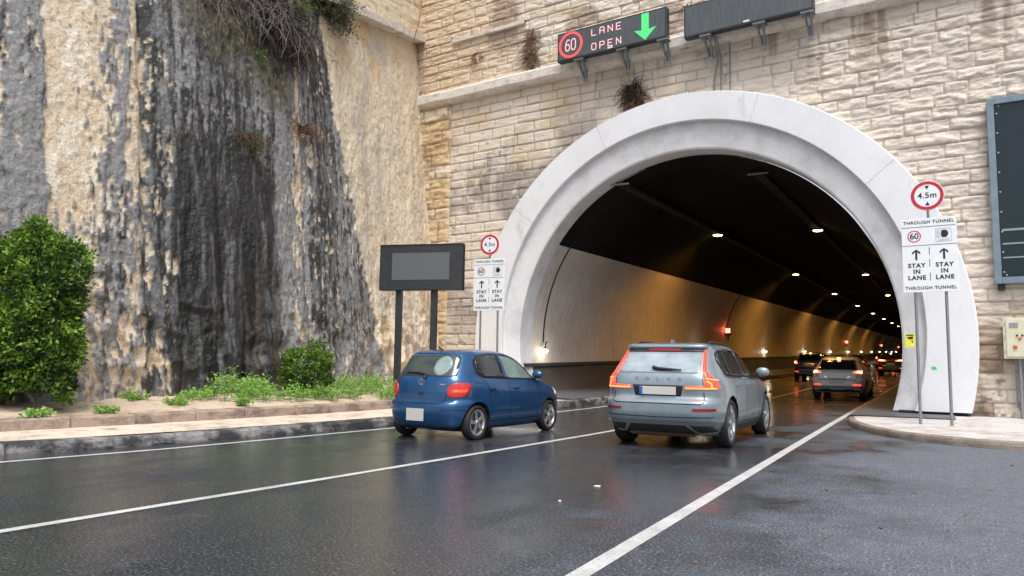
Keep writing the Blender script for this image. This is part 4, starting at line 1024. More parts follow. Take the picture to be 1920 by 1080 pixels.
for vw in ('right', 'left'):
    c.patch('side_marker', M['tail_lit'], vw, [(.20, .93), (.40, .94), (.29, 1.0), (.21, 1.04)], .010, .04)
    # glasshouse
    c.patch('window_surround', M['seam'], vw, [(.62, 1.335), (.74, 1.135), (.95, 1.11), (3.02, 1.055), (3.10, 1.09), (2.62, 1.40), (2.3, 1.51), (1.6, 1.545), (.95, 1.52), (.72, 1.47)], .004, .07)
    w1 = c.patch('quarter_window', M['glass'], vw, [(.67, 1.34), (.77, 1.16), (1.05, 1.135), (1.10, 1.50), (.95, 1.495), (.75, 1.45)], .009, .06)
    c.patch('rear_door_window', M['glass'], vw, [(1.14, 1.13), (1.95, 1.11), (1.93, 1.52), (1.6, 1.525), (1.16, 1.505)], .009, .07)
    c.patch('front_door_window', M['glass'], vw, [(2.03, 1.105), (2.98, 1.08), (2.6, 1.375), (2.28, 1.485), (2.02, 1.51)], .009, .07)
    c.strip('window_trim', M['chrome'], vw, [(.74, 1.12), (.95, 1.095), (3.0, 1.04)], .016, .010)
    c.strip('pillar', M['greytrim'], vw, [(1.115, 1.12), (1.135, 1.51)], .03, .012)
    c.strip('panel_gap', M['seam'], vw, [(1.22, .72), (1.30, .45)], .012); c.strip('panel_gap', M['seam'], vw, [(1.20, 1.10), (1.24, .95), (1.22, .72)], .012)
    c.strip('panel_gap', M['seam'], vw, [(2.0, 1.08), (2.04, .36)], .012); c.strip('panel_gap', M['seam'], vw, [(3.08, 1.03), (3.14, .62), (3.22, .36)], .012); c.strip('panel_gap', M['seam'], vw, [(1.30, .36), (3.2, .34)], .014)
    c.strip('sill_trim', M['chrome'], vw, [(1.55, .47), (2.7, .44)], .016)
    c.strip('sill', M['greytrim'], vw, [(1.45, .27), (3.3, .27)], .09, .006)
    for hy in (1.42, 2.28):
        h, nr = c.ray(vw, hy, .965); b = MB(); b.bevbox(tuple(h + nr * .018), (.03, .20, .035), .01); b.build('door_handle', paint, c.t)
    h, nr = c.ray(vw, 2.98, 1.08); sg = 1 if vw == 'right' else -1
    b = MB(); b.tube([tuple(h), (h.x + sg * .07, h.y + .0, h.z + .05)], .028, 8)
    b.build('mirror_arm', M['black'], c.t)
    b = MB(); bm_ = bmesh.new(); bmesh.ops.create_uvsphere(bm_, u_segments=16, v_segments=10, radius=1); b.add([(h.x + sg * .145 + v.co.x * .115, h.y + v.co.y * .07, h.z + .09 + math.copysign(abs(v.co.z) ** .7, v.co.z) * .085) for v in bm_.verts], [[v.index for v in f.verts] for f in bm_.faces], 0, True); bm_.free(); b.build('mirror', paint, c.t)
    # roof rails
    b = MB(); b.tube([tuple(c.ray('top', sg * .58, y)[0] + Vector((0, 0, dz))) for y, dz in ((.86, .0), (1.0, .035), (1.5, .04), (2.1, .035), (2.25, 0))], .018, 6); b.build('roof_rail', M['black'], c.t)
b = MB(); hq = c.ray('top', -.02, .98)[0]; b.prism([(-.02, 0), (.02, 0), (.008, .055), (-.008, .055)], hq.y - .08, hq.y + .06); ob = b.build('aerial_fin', paint, c.t); ob.location = (hq.x, 0, hq.z - .005)
c.patch('licence_recess', M['seam'], 'rear', [(-.36, .80), (.36, .80), (.40, .965), (-.40, .965)], .003)
b = MB(); h, nr = c.ray('rear', 0, .875); b.bevbox((0, h.y - .018, .88), (.58, .014, .125), .008); pl_ = b.build('number_plate', M['plate'], c.t)
b = MB(); b.box((-.262, h.y - .027, .88), (.05, .004, .118)); b.build('blue_band', M['plateblue'], pl_)
c.strip('panel_gap', M['seam'], 'rear', [(-.70, .86), (-.72, .715), (-.66, .69), (.66, .69), (.72, .715), (.70, .86)], .014)
c.strip('panel_gap', M['seam'], 'rear', [(-.68, 1.15), (-.695, .97)], .010); c.strip('panel_gap', M['seam'], 'rear', [(.68, 1.15), (.695, .97)], .010)
tl = MB(); hz_ = 1.055
for k, ch in enumerate('VOLVO'):
    x = -.34 + .17 * k; h, nr = c.ray('rear', x, hz_); text_mb(tl, ch, .075, x, hz_, h.y - .008, 0, 1, bold=.002)
text_mb(tl, 'T8', .05, .58, .86, c.ray('rear', .58, .86)[0].y - .008)
tl.build('lettering', M['chrome'], c.t)
for sg in (1, -1):
    c.strip('reflector', M['reflector'], 'rear', [(sg * .56, .605), (sg * .86, .612)], .038, .010)
c.patch('diffuser', M['greytrim'], 'rear', [(-.80, .27), (-.52, .23), (.52, .23), (.80, .27), (.80, .36), (.50, .41), (-.50, .41), (-.80, .36)], .008)
c.strip('bumper_crease', M['seam'], 'rear', [(-.84, .50), (0, .485), (.84, .50)], .012)
for sg in (1, -1):
    c.strip('exhaust_trim', M['trimsil'], 'rear', [(sg * .44, .405), (sg * .56, .275), (sg * .60, .25), (sg * .82, .265), (sg * .845, .30), (sg * .835, .385)], .04, .018)
c.strip('bumper_lip', paint, 'rear', [(-.84, .41), (-.5, .405), (.5, .405), (.84, .41)], .04, .022)
b = MB(); b.box((-.05, .75, .24), (1.35, .30, .10)); b.tube([(-.5, .35, .22), (.5, .38, .22)], .05, 8); b.box((.05, 2.4, .21), (1.5, 3.6, .04)); b.build('underbody', mat('rusty_exhaust', (.09, .045, .03), .8), c.t)
SUV = c

# --- blue hatchback
paint = carpaint('blue_car_paint', (.011, .083, .22), .5, .30, .18)
YL = 3.64
c = Car('hatchback', 'small blue hatchback with unlit red tail lamps in the left lane', (-7.36, 10.12, 0), .062, YL,
        [(.17, .22), (.22, .10), (.34, .03), (.48, .0), (.58, .005), (.62, .03), (.64, .075), (.75, .075), (.92, .10), (1.0, .125), (1.05, .155), (1.2, .26), (1.36, .36), (1.42, .42), (1.45, .50), (1.475, .68), (1.495, 1.15)],
        [(.17, YL - .35), (.30, YL - .06), (.48, YL), (.66, YL - .05), (.78, YL - .18), (.88, YL - .42), (.96, YL - .75), (1.0, YL - .92), (1.08, YL - 1.06), (1.2, YL - 1.24), (1.35, YL - 1.52), (1.43, YL - 1.80), (1.475, YL - 2.05), (1.495, YL - 2.25)],
        [(.17, .72), (.25, .79), (.36, .815), (.52, .828), (.62, .83), (.75, .825), (.88, .80), (.97, .765), (1.03, .73), (1.2, .675), (1.36, .61), (1.43, .55), (1.475, .42), (1.495, .22)],
        (.17, 1.495), paint, (.58, 2.95), .285, .175, .80, 5.6)
c.add_wheels(M['alloy'], 5, False, .73)
rw_ = c.patch('rear_window', M['glass_deep'], 'rear', [(-.60, 1.045), (-.52, 1.03), (.52, 1.03), (.60, 1.045), (.545, 1.33), (.49, 1.385), (-.49, 1.385), (-.545, 1.33)], .006)
c.patch('window_disc', M['disc_pale'], 'rear', [(.30 + .17 * math.cos(a), 1.20 + .16 * math.sin(a)) for a in np.linspace(0, 2 * math.pi, 22)[:-1]], .010, .05, rw_, .006)
b = MB(); b.tube([tuple(h + n * .03) for h, n in [c.ray('rear', u, v) for u, v in ((.05, .99), (.04, 1.05), (-.15, 1.075), (-.40, 1.075))]], [.022, .02, .014, .010], 6); b.build('wiper', M['black'], rw_)
lamp_ = [(.515, .80), (.53, .72), (.58, .695), (.70, .70), (.755, .73), (.765, .86), (.735, .925), (.62, .93), (.55, .90)]
for P_ in (lamp_, mir(lamp_)[::-1]):
    lo = c.patch('tail_light', M['tail_off'], 'rear', P_, .014, .04, th=.02); sg = 1 if P_ is lamp_ else -1
    c.patch('lamp_window', M['tail_lit'] if sg > 0 else M['tail_off'], 'rear', [(sg * .58, .77), (sg * .74, .78), (sg * .75, .825), (sg * .60, .81)][::sg], .019, .05, lo, .004)
for vw in ('right', 'left'):
    c.patch('window_surround', M['seam'], vw, [(.60, 1.20), (.64, 1.08), (.80, 1.005), (2.55, .955), (2.62, .98), (2.05, 1.31), (1.75, 1.395), (1.2, 1.425), (.75, 1.385), (.62, 1.30)], .004, .06)
    c.patch('rear_door_window', M['glass'], vw, [(.67, 1.20), (.70, 1.10), (.84, 1.035), (1.42, 1.015), (1.36, 1.385), (1.1, 1.39), (.8, 1.36), (.69, 1.29)], .009, .05)
    c.strip('pillar', paint, vw, [(1.465, 1.01), (1.405, 1.39)], .075, .012)
    c.patch('front_door_window', M['glass_daylit'], vw, [(1.53, 1.01), (2.42, .985), (2.02, 1.27), (1.74, 1.36), (1.46, 1.38)], .009, .05)
    c.strip('panel_gap', M['seam'], vw, [(1.50, .99), (1.53, .30)], .012); c.strip('panel_gap', M['seam'], vw, [(2.55, .94), (2.50, .45), (2.45, .30)], .012); c.strip('panel_gap', M['seam'], vw, [(.66, 1.06), (.86, .90), (.92, .60)], .012)
    c.strip('side_moulding', paint, vw, [(.98, .50), (2.5, .49)], .035, .012); c.strip('sill', M['seam'], vw, [(.92, .30), (2.55, .29)], .014)
    for hy in (.98, 1.72):
        h, nr = c.ray(vw, hy, .83); b = MB(); b.bevbox(tuple(h + nr * .016), (.03, .16, .04), .012); b.build('door_handle', paint, c.t)
    sg = 1 if vw == 'right' else -1; h, nr = c.ray(vw, 2.40, .99)
    b = MB(); bm_ = bmesh.new(); bmesh.ops.create_uvsphere(bm_, u_segments=16, v_segments=10, radius=1); b.add([(h.x + sg * .12 + v.co.x * .11, h.y + v.co.y * .06, h.z + .07 + v.co.z * .075) for v in bm_.verts], [[v.index for v in f.verts] for f in bm_.faces], 0, True); bm_.free(); b.build('mirror', paint, c.t)
    c.patch('headlamp', M['headlamp'], vw, [(3.22, .68), (3.52, .62), (3.50, .72), (3.30, .80)], .010, .05)
b = MB(); h, nr = c.ray('rear', -.02, .40); b.bevbox((-.06, h.y - .016, .405), (.36, .012, .20), .006); b.build('number_plate', M['plate'], c.t)
c.strip('panel_gap', M['seam'], 'rear', [(-.57, .99), (-.565, .68), (-.52, .60), (.40, .595), (.47, .62), (.50, .72)], .014)
c.strip('bumper_crease', M['seam'], 'rear', [(-.80, .50), (-.60, .49)], .012); c.strip('bumper_crease', M['seam'], 'rear', [(.80, .50), (.45, .49)], .012)
tl = MB(); h, nr = c.ray('rear', -.02, .935)
for r0, r1, sx, sz in ((.045, .053, 1.35, 1.0), (.018, .026, 1.1, 1.8), (.03, .037, 1.1, .55)):
    V = [(-.02 + r * sx * math.cos(2 * math.pi * k / 28), h.y - .012, .935 + r * sz * math.sin(2 * math.pi * k / 28)) for r in (r0, r1) for k in range(28)]
    tl.add(V, [(k, (k + 1) % 28, 28 + (k + 1) % 28, 28 + k) for k in range(28)])
tl.build('emblem', M['chrome'], c.t)
b = MB(); h, nr = c.ray('rear', .42, .91); b.box((.42, h.y - .006, .905), (.12, .006, .022)); b.build('badge', M['chrome'], c.t)
b = MB(); h, nr = c.ray('rear', 0, .76); b.bevbox((0, h.y - .008, .75), (.07, .02, .03), .006); b.build('boot_lock', M['black'], c.t)
b = MB(); b.box((0, 1.8, .17), (1.2, 2.9, .05)); b.box((.2, .55, .18), (.5, .25, .10)); b.build('underbody', M['under'], c.t)
b = MB(); hq = c.ray('top', 0, .62)[0]; b.tube([tuple(hq), (hq.x, hq.y - .10, hq.z + .05)], .012, 6); b.build('aerial', M['black'], c.t)

# --- cars already inside the tunnel
def far_car(label, x, Y, paint, H, W_, L, lampP, core, plate=True, hot=True, detail=True, group='cars queueing inside the tunnel'):
    k = H / 1.55; hw = W_ / 2
    c = Car('car', label, (x, Y, float(fz(Y + 1))), TAZ, L,
            [(.22, .25), (.35, .06), (.5, .0), (.66, .0), (.72, .06), (.92, .10), (1.0 * k, .14), (1.1 * k, .24), (1.3 * k, .50), (1.42 * k, .70), (1.50 * k, .95), (1.55 * k, 1.6)],
            [(.22, L - .4), (.35, L - .06), (.55, L), (.75, L - .04), (.88, L - .3), (.98 * k, L - .9), (1.04 * k, L - 1.2), (1.3 * k, L - 1.7), (1.48 * k, L - 2.2), (1.55 * k, L - 2.5)],
            [(.22, hw - .1), (.4, hw - .02), (.6, hw), (.8, hw - .005), (.95 * k, hw - .04), (1.05 * k, hw - .09), (1.3 * k, hw - .22), (1.46 * k, hw - .30), (1.52 * k, hw - .38), (1.55 * k, hw - .6)],
            (.22, 1.55 * k), paint, (.85, L - .9), .335, .22, hw - .02, 6.5, group)
    c.add_wheels(M['alloy_dark'], 5, False, .7)
    rw_ = c.patch('rear_window', M['glass'], 'rear', [(-hw + .24, 1.03 * k), (hw - .24, 1.03 * k), (hw - .34, 1.40 * k), (-hw + .34, 1.40 * k)], .006, .08)
    for sg in (1, -1):
        lo = c.patch('tail_light', M['tail_hot'] if hot else M['tail_lit'], 'rear', [(sg * p[0], p[1]) for p in lampP][::sg], .016, .06, th=.02)
        if core: c.strip('lamp_core', M['tail_core'], 'rear', [(sg * core[0], core[1]), (sg * core[2], core[3])], .05, .022, lo)
    b = MB(); h, nr = c.ray('rear', 0, .70 if plate is True else plate); b.bevbox((0, h.y - .02, .70 if plate is True else plate), (.52, .012, .115), .006); b.build('number_plate', M['plate'], c.t)
    if hot: c.strip('brake_light', M['tail_core'], 'rear', [(-.05, 1.44 * k), (.05, 1.44 * k)], .05, .03); c.strip('reflector', M['tail_lit'], 'rear', [(-hw + .14, .50), (-hw + .38, .50)], .05, .012); c.strip('reflector', M['tail_lit'], 'rear', [(hw - .38, .50), (hw - .14, .50)], .05, .012); c.strip('bumper_trim', M['trimsil'], 'rear', [(-hw + .25, .40), (hw - .25, .40)], .05, .016)
    c.patch('lower_bumper', M['greytrim'], 'rear', [(-hw + .1, .26), (hw - .1, .26), (hw - .1, .46), (-hw + .1, .46)], .008, .1)
    c.strip('panel_gap', M['seam'], 'rear', [(-hw + .22, .95), (-hw + .28, .66), (hw - .28, .66), (hw - .22, .95)], .016)
    for vw in ('right', 'left'):
        sg = 1 if vw == 'right' else -1
        c.patch('side_window', M['glass'], vw, [(.75, 1.12 * k), (1.0, 1.03 * k), (L - 1.55, 1.0 * k), (L - 2.1, 1.34 * k), (L - 2.5, 1.42 * k), (1.2, 1.42 * k), (.85, 1.32 * k)], .008, .09)
        h, nr = c.ray(vw, L - 1.65, .99 * k); b = MB(); b.bevbox((h.x + sg * .13, h.y, h.z + .07), (.2, .1, .13), .03); b.build('mirror', paint, c.t)
    return c
L1 = [(.52, .92), (.80, .90), (.86, .96), (.84, 1.04), (.66, 1.0), (.54, .96)]
P1 = carpaint('silver_grey_car_paint', (.60, .59, .575), .15, .5)
P1.node_tree.nodes['Principled BSDF'].inputs['Coat Weight'].default_value = .35; P1.node_tree.nodes['Principled BSDF'].inputs['Coat Roughness'].default_value = .25
SIL = far_car('silver grey crossover with bright tail lamps, nearest of the cars inside the tunnel', -2.93, 28.9, P1, 1.52, 1.80, 4.25, L1, (.64, .95, .78, .94), .60)
c = SIL; c.strip('trim', M['chrome'], 'rear', [(-.42, .80), (-.25, .70), (.25, .70), (.42, .80)], .02, .012); c.strip('exhaust_trim', M['chrome'], 'rear', [(-.55, .36), (-.25, .36)], .03, .014); c.strip('exhaust_trim', M['chrome'], 'rear', [(.55, .36), (.25, .36)], .03, .014)
P2 = carpaint('dark_blue_car_paint', (.015, .04, .17), .3, .35)
far_car('dark blue tall car in the left lane, just left of the silver crossover', -6.2, 46.6, P2, 1.66, 1.86, 4.4, [(.60, .95), (.86, .95), (.88, 1.10), (.70, 1.12)], (.70, 1.0, .82, 1.05), .88)
P3 = carpaint('dark_teal_car_paint', (.012, .03, .04), .3, .35)
far_car('dark teal car in the right lane with wide slim tail lamps, beside the arch edge', -2.55, 60.8, P3, 1.64, 1.86, 4.5, [(.28, .98), (.86, 1.0), (.88, 1.12), (.34, 1.06)], (.45, 1.03, .75, 1.05), .80)
P4 = carpaint('black_car_paint', (.012, .012, .014), .2, .3)
far_car('black low car in the left lane, seen just beyond the silver crossover', -5.2, 62.0, P4, 1.45, 1.76, 4.2, [(.58, .85), (.82, .85), (.84, .95), (.62, .95)], None, .7, False)
far_car('dark car ahead in the left lane with red tail lamps, left of the teal car', -4.15, 86.0, P4, 1.60, 1.8, 4.3, [(.62, .95), (.86, .95), (.88, 1.25), (.74, 1.25)], (.74, 1.0, .8, 1.15), .85)
far_car('dark tall car far ahead in the right lane, glimpsed above the teal car', -2.0, 92.0, P4, 1.75, 1.9, 4.6, [(.62, .95), (.86, .95), (.88, 1.25), (.74, 1.25)], (.74, 1.0, .8, 1.15), .85)

# ------------------------------------------------------------------ plants
def leafmat(name, c, c2, rough=.45, tr=.25):
    m, nt, b = newmat(name); a = nt.nodes.new('ShaderNodeAttribute'); a.attribute_name = 'Col'
    nt.links.new(mixc(nt, a.outputs['Fac'], c, c2), b.inputs['Base Color']); setp(b, rough=rough, spec=.4)
    t = nt.nodes.new('ShaderNodeBsdfTranslucent'); nt.links.new(mixc(nt, a.outputs['Fac'], c, c2), t.inputs[0])
    mx = nt.nodes.new('ShaderNodeMixShader'); mx.inputs[0].default_value = tr
    out = nt.nodes['Material Output']; nt.links.new(b.outputs[0], mx.inputs[1]); nt.links.new(t.outputs[0], mx.inputs[2]); nt.links.new(mx.outputs[0], out.inputs[0]); return m
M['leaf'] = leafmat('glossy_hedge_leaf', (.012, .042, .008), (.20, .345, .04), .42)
M['leaf2'] = leafmat('fresh_weed_leaf', (.13, .31, .05), (.42, .62, .16), .6, .35)
M['leaf3'] = leafmat('grey_green_leaf', (.03, .045, .018), (.13, .155, .065), .6)
M['twig'] = mat('grey_brown_twig', (.24, .195, .19), .85, var=.3, vscale=9)
M['dry'] = mat('dry_brown_stem', (.15, .075, .04), .9, var=.4, vscale=12)
M['dark_twig'] = mat('dark_dead_growth', (.035, .022, .018), .9, var=.4, vscale=9)
M['bark'] = mat('bark', (.10, .075, .055), .9, var=.4, vscale=9, bmp=.5)
def leaves(name, P_, D_, size, m, val, parent=None, aspect=.45, seed=0):
    rs = np.random.RandomState(seed); n = len(P_); D_ = D_ / np.maximum(1e-6, np.linalg.norm(D_, axis=1))[:, None]
    rv = rs.normal(size=(n, 3)); W_ = np.cross(D_, rv); W_ /= np.linalg.norm(W_, axis=1)[:, None]; N_ = np.cross(D_, W_)
    s = (size * (.65 + .7 * rs.rand(n)))[:, None]
    V = np.stack([P_, P_ + D_ * s * .5 + W_ * s * aspect * .5 + N_ * s * .06, P_ + D_ * s - N_ * s * .10, P_ + D_ * s * .5 - W_ * s * aspect * .5 + N_ * s * .06], 1).reshape(-1, 3)
    me = bpy.data.meshes.new(name); me.vertices.add(4 * n); me.vertices.foreach_set('co', V.reshape(-1).astype(np.float32))
    i = np.arange(n) * 4; q = np.stack([i, i + 1, i + 2, i, i + 2, i + 3], 1).reshape(-1)
    me.loops.add(6 * n); me.loops.foreach_set('vertex_index', q.astype(np.int32)); me.polygons.add(2 * n); me.polygons.foreach_set('loop_start', (np.arange(2 * n) * 3).astype(np.int32)); me.update(calc_edges=True)
    a = me.color_attributes.new('Col', 'FLOAT_COLOR', 'POINT'); cc = np.repeat(np.stack([val, val, val, np.ones(n)], 1), 4, 0); a.data.foreach_set('color', cc.reshape(-1).astype(np.float32))
    me.materials.append(m); return link(name, me, parent)
def hedge(name, label, cat, loc, hx, hy, hz, zc, ncl, per, lsz, seed, rz=0, pw=4.0, mat_=None, na=1, group=None):
    rs = np.random.RandomState(seed); t = thing(name, label, cat, loc, rz, group)
    U = rs.normal(size=(ncl, 3)); U /= np.linalg.norm(U, axis=1)[:, None]
    k = (np.abs(U) ** pw).sum(1) ** (-1 / pw); S_ = U * k[:, None]
    nb = fbm(S_[:, 0] * 2.2 + 5 + S_[:, 1], S_[:, 2] * 2.6 + seed, seed, 3) - .5
    nb2 = fbm(S_[:, 0] * 5 + 9 + S_[:, 1] * 2, S_[:, 2] * 6 + seed, seed + 4, 2) - .5
    dep = np.where(rs.rand(ncl) < .8, 1.0, .82) * (1 + na * (.45 * nb + .34 * nb2))
    C_ = S_ * dep[:, None] * np.array([hx, hy, hz]); C_[:, 2] += zc
    nrm = S_ / np.array([hx, hy, hz]); nrm /= np.linalg.norm(nrm, axis=1)[:, None]
    P_ = np.repeat(C_, per, 0); N_ = np.repeat(nrm, per, 0); n = len(P_)
    J = rs.normal(size=(n, 3)); D_ = N_ * .55 + J * .75 + np.array([0, 0, .35]); P_ = P_ + rs.normal(size=(n, 3)) * lsz * .55
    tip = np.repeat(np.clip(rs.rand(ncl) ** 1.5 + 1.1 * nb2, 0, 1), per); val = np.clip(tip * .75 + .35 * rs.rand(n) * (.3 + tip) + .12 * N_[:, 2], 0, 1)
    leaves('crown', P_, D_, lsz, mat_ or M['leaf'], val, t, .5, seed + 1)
    return t
def stems(t, segs, m, name='trunk'):
    for pts, r in segs: b = MB(); b.tube(pts, r, 7); b.build(name, m, t)
ba = .35
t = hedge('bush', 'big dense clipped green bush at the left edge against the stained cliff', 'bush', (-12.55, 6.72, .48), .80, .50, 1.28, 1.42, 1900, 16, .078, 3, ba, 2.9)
stems(t, [([(-.22, 0, -.05), (-.25, .02, .5), (-.12, .05, 1.2), (.05, 0, 2.2)], [.07, .055, .045, .02]), ([(-.18, .02, -.05), (.0, -.02, .6), (.3, 0, 1.5)], [.045, .04, .02]), ([(-.22, -.02, -.05), (-.4, .05, .7), (-.55, 0, 1.6)], [.045, .035, .02])], M['bark'])
rs = np.random.RandomState(8); b = MB()
for k in range(14):
    x, y = rs.uniform(-.8, .8), rs.uniform(-.3, .3); z = 2.35; d = rs.normal(size=2) * .1
    b.tube([(x, y, z), (x + d[0] * .4, y + d[1] * .4, z + .22), (x + d[0], y + d[1], z + .25 + .25 * rs.rand())], [.008, .006, .003], 5)
b.build('shoot', M['bark'], t)
t = hedge('shrub', 'small boxy green shrub at the foot of the cliff among weeds', 'shrub', (-12.25, 12.6, .50), .47, .40, .42, .50, 620, 13, .07, 13, .3, 6.5, None, .45)
stems(t, [([(0, 0, -.05), (.02, 0, .35), (.1, 0, .7)], [.035, .03, .015])], M['bark'])
rs = np.random.RandomState(18); nn = 240; zz = rs.rand(nn); P_ = np.stack([.2 + rs.normal(size=nn) * .09, rs.normal(size=nn) * .08, .86 + zz * .36], 1); leaves('sprig', P_, rs.normal(size=(nn, 3)) + np.array([0, 0, .6]), .07, M['leaf'], rs.rand(nn), t, .5, 3)
def weed(i, x, y, r, h, label, m='leaf2', n=None, group='green weeds along the soil bed'):
    rs = np.random.RandomState(100 + i); z0 = .34 + .15 * min(1, max(0, (LW(y) - x) / 1.8)); t = thing('weed_clump', label, 'weed', (x, y, z0), 0, group)
    ns = n or int(14 + 48 * r); P_ = []; D_ = []; vl = []; b = MB(); r = r * .9
    for k in range(ns):
        a = rs.uniform(0, 6.283); q = r * math.sqrt(rs.rand()); bx, by = q * math.cos(a), q * math.sin(a); hh = 1.0 * h * (.6 + .5 * rs.rand()) * (1 - .45 * (q / r) ** 2)
        tx, ty = bx + rs.normal() * .05, by + rs.normal() * .05
        if k % 3 == 0: b.tube([(bx, by, -.03), (tx, ty, hh)], [.005, .002], 4, 0, False)
        for j in range(int(12 + 20 * hh)):
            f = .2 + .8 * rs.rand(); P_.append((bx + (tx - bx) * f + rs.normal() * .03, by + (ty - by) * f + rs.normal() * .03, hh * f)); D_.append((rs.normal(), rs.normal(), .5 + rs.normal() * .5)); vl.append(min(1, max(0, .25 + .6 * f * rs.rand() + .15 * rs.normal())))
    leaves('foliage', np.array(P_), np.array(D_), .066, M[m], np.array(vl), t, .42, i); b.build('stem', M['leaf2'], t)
wl = [(-12.35, 9.75, .34, .30, 'low weed tuft left of the tallest weeds, by the cliff foot'), (-12.25, 10.45, .50, .62, 'tallest light green weed clump before the wet dark stain'), (-12.0, 10.9, .45, .5, 'bushy weed just right of the tallest clump'),
      (-12.35, 11.3, .42, .42, 'weed clump between the tallest weeds and the boxy shrub'), (-11.75, 11.75, .40, .40, 'weed clump in front of the boxy shrub, towards the low wall'), (-12.9, 11.7, .4, .5, 'weed clump hard against the cliff left of the boxy shrub'),
      (-11.6, 12.5, .38, .38, 'round weed clump right in front of the boxy shrub'), (-11.6, 13.3, .36, .36, 'weed clump to the right of the boxy shrub, by the low wall'), (-12.3, 14.0, .5, .50, 'spreading weed clump right of the boxy shrub by the cliff'),
      (-11.8, 14.6, .5, .5, 'weed clump near the left post of the blank board'), (-12.5, 14.9, .5, .55, 'tall weed clump behind the left board post'), (-11.5, 15.4, .45, .45, 'weed clump between the blank board posts'),
      (-11.95, 9.1, .16, .16, 'tiny weed tuft near the low wall, left of the weed row'), (-12.75, 8.75, .22, .2, 'small weed tuft at the cliff foot right of the big bush'), (-11.75, 7.6, .13, .12, 'tiny seedling on bare soil in front of the big bush'),
      (-11.75, 6.5, .16, .12, 'tiny sparse tuft at the left edge near the low wall'), (-11.5, 10.2, .15, .16, 'tiny weed on the sand in front of the tallest weeds'), (-11.2, 14.2, .3, .3, 'low weed by the stone wall beside the blue car tail')]
for i, q in enumerate(wl): weed(i, *q)
# hanging dead brush on the cliff top, and plants rooted in its face
def clif(Y, z, out=.0): return np.array([float(cbase(np.array(Y))) - .122 * (z - .6) + out, Y, z])
def brush(name, label, cat, Y0, Y1, z0, z1, n, lng, m, seed, r=.012, out=.25, droop=1.0, green=0, gm='leaf3', lsz=.07, stray=.5):
    rs = np.random.RandomState(seed); o = clif((Y0 + Y1) / 2, (z0 + z1) / 2); t = thing(name, label, cat, tuple(o)); b = MB(); tips = []
    for k in range(n):
        Yk = rs.uniform(Y0, Y1); z = rs.uniform(z0, z1); p = clif(Yk, z, .05) - o; d = np.array([.6 + .5 * rs.rand(), rs.normal() * stray, .25 * rs.normal() + .1]); L_ = lng * (.35 + .9 * rs.rand()); d[1] += rs.normal() * .5; dr = droop * rs.uniform(.2, 1.3); pts = [p]
        for j in range(6):
            d = d + np.array([-.12 * droop, rs.normal() * .38, -.32 * dr + rs.normal() * .22]); d /= np.linalg.norm(d); p = p + d * L_ / 6
            lim = float(cbase(np.array(p[1] + o[1]))) - .122 * (p[2] + o[2] - .6) + .06 - o[0]; p[0] = max(p[0], lim); p[0] = min(p[0], lim + out * 3); pts.append(p.copy())
        b.tube(pts, [r * (1 - .13 * j) for j in range(7)], 4, 0, False); tips += pts[2:]
        if k % 2 == 0:
            q = pts[3]; e = q + rs.normal(size=3) * .16 * lng; b.tube([q, (q + e) / 2 + rs.normal(size=3) * .03, e], [r * .5, r * .4, r * .2], 4, 0, False)
    b.build('branch', m, t)
    if green:
        tp = np.array(tips)[rs.randint(0, len(tips), green)] + rs.normal(size=(green, 3)) * .08
        leaves('foliage', tp, rs.normal(size=(green, 3)) + np.array([.4, 0, .1]), lsz, M[gm], rs.rand(green), t, .4, seed)
    return t
brush('dead_brush', 'tangle of dead grey brush hanging over the top of the dark cliff', 'brush', 10.4, 13.7, 9.5, 11.4, 430, 1.5, M['twig'], 41, .010, .22, 1.0, 2200, 'leaf3', .06)
brush('dead_brush', 'darker mass of dead growth under the grey brush, right side', 'brush', 12.5, 14.15, 9.1, 10.5, 420, 1.1, M['dark_twig'], 42, .013, .30, 1.1, 900, 'leaf3', .05)
brush('overhanging_shrub', 'grey green shrub with dark hanging roots at the top of the bare beige rock', 'shrub', 15.3, 16.4, 11.2, 12.3, 160, .9, M['dark_twig'], 43, .013, .22, .9, 2400, 'leaf3', .085)
brush('fern', 'bright green fern hanging beside the dead grey brush at the top edge', 'plant', 13.6, 14.3, 10.5, 11.3, 26, .7, M['leaf2'], 44, .008, .2, .8, 700, 'leaf', .08)
brush('cliff_plant', 'orange and green tuft growing from the middle of the wet stain', 'plant', 11.7, 12.25, 6.2, 6.55, 60, .65, M['dry'], 45, .008, .16, .9, 420, 'leaf3', .06, .8)
brush('dry_tuft', 'dry brown fan shaped tuft on the cliff, near the tan streak', 'plant', 13.95, 14.15, 7.15, 7.35, 70, .85, M['dry'], 46, .010, .2, .45, 0, stray=1.3)
for i, (Y, z, lb) in enumerate(((12.35, 8.55, 'small green sprig on the mossy rock under the dead brush'), (12.45, 9.3, 'small green sprig a little higher in the mossy rock'))):
    brush('sprig', lb, 'plant', Y, Y + .1, z, z + .1, 8, .25, M['leaf2'], 47 + i, .006, .1, .7, 120, 'leaf', .07)
def wall_growth(s, z, ws_, hs_, n, label, m, seed, out=.22, lng=.5):
    rs = np.random.RandomState(seed); t = thing('dead_ivy', label, 'plant', wallp(s, z, 0), -SK); b = MB()
    for k in range(n):
        a = rs.uniform(0, 6.283); q = math.sqrt(rs.rand()); p = np.array([ws_ * q * math.cos(a), -.04, hs_ * q * math.sin(a)]); pts = [p]; d = np.array([rs.normal() * .5, -.7 * rs.rand(), rs.normal() * .5])
        for j in range(4):
            d = d + np.array([rs.normal() * .4, rs.normal() * .25 + .08, -.30 + rs.normal() * .3]); d /= np.linalg.norm(d); p = p + d * lng * (.5 + rs.rand()) / 4; p[1] = min(-.02, max(-out, p[1])); pts.append(p.copy())
        b.tube(pts, [.011, .010, .008, .006, .003], 4, 0, False)
    b.build('branch', m, t)
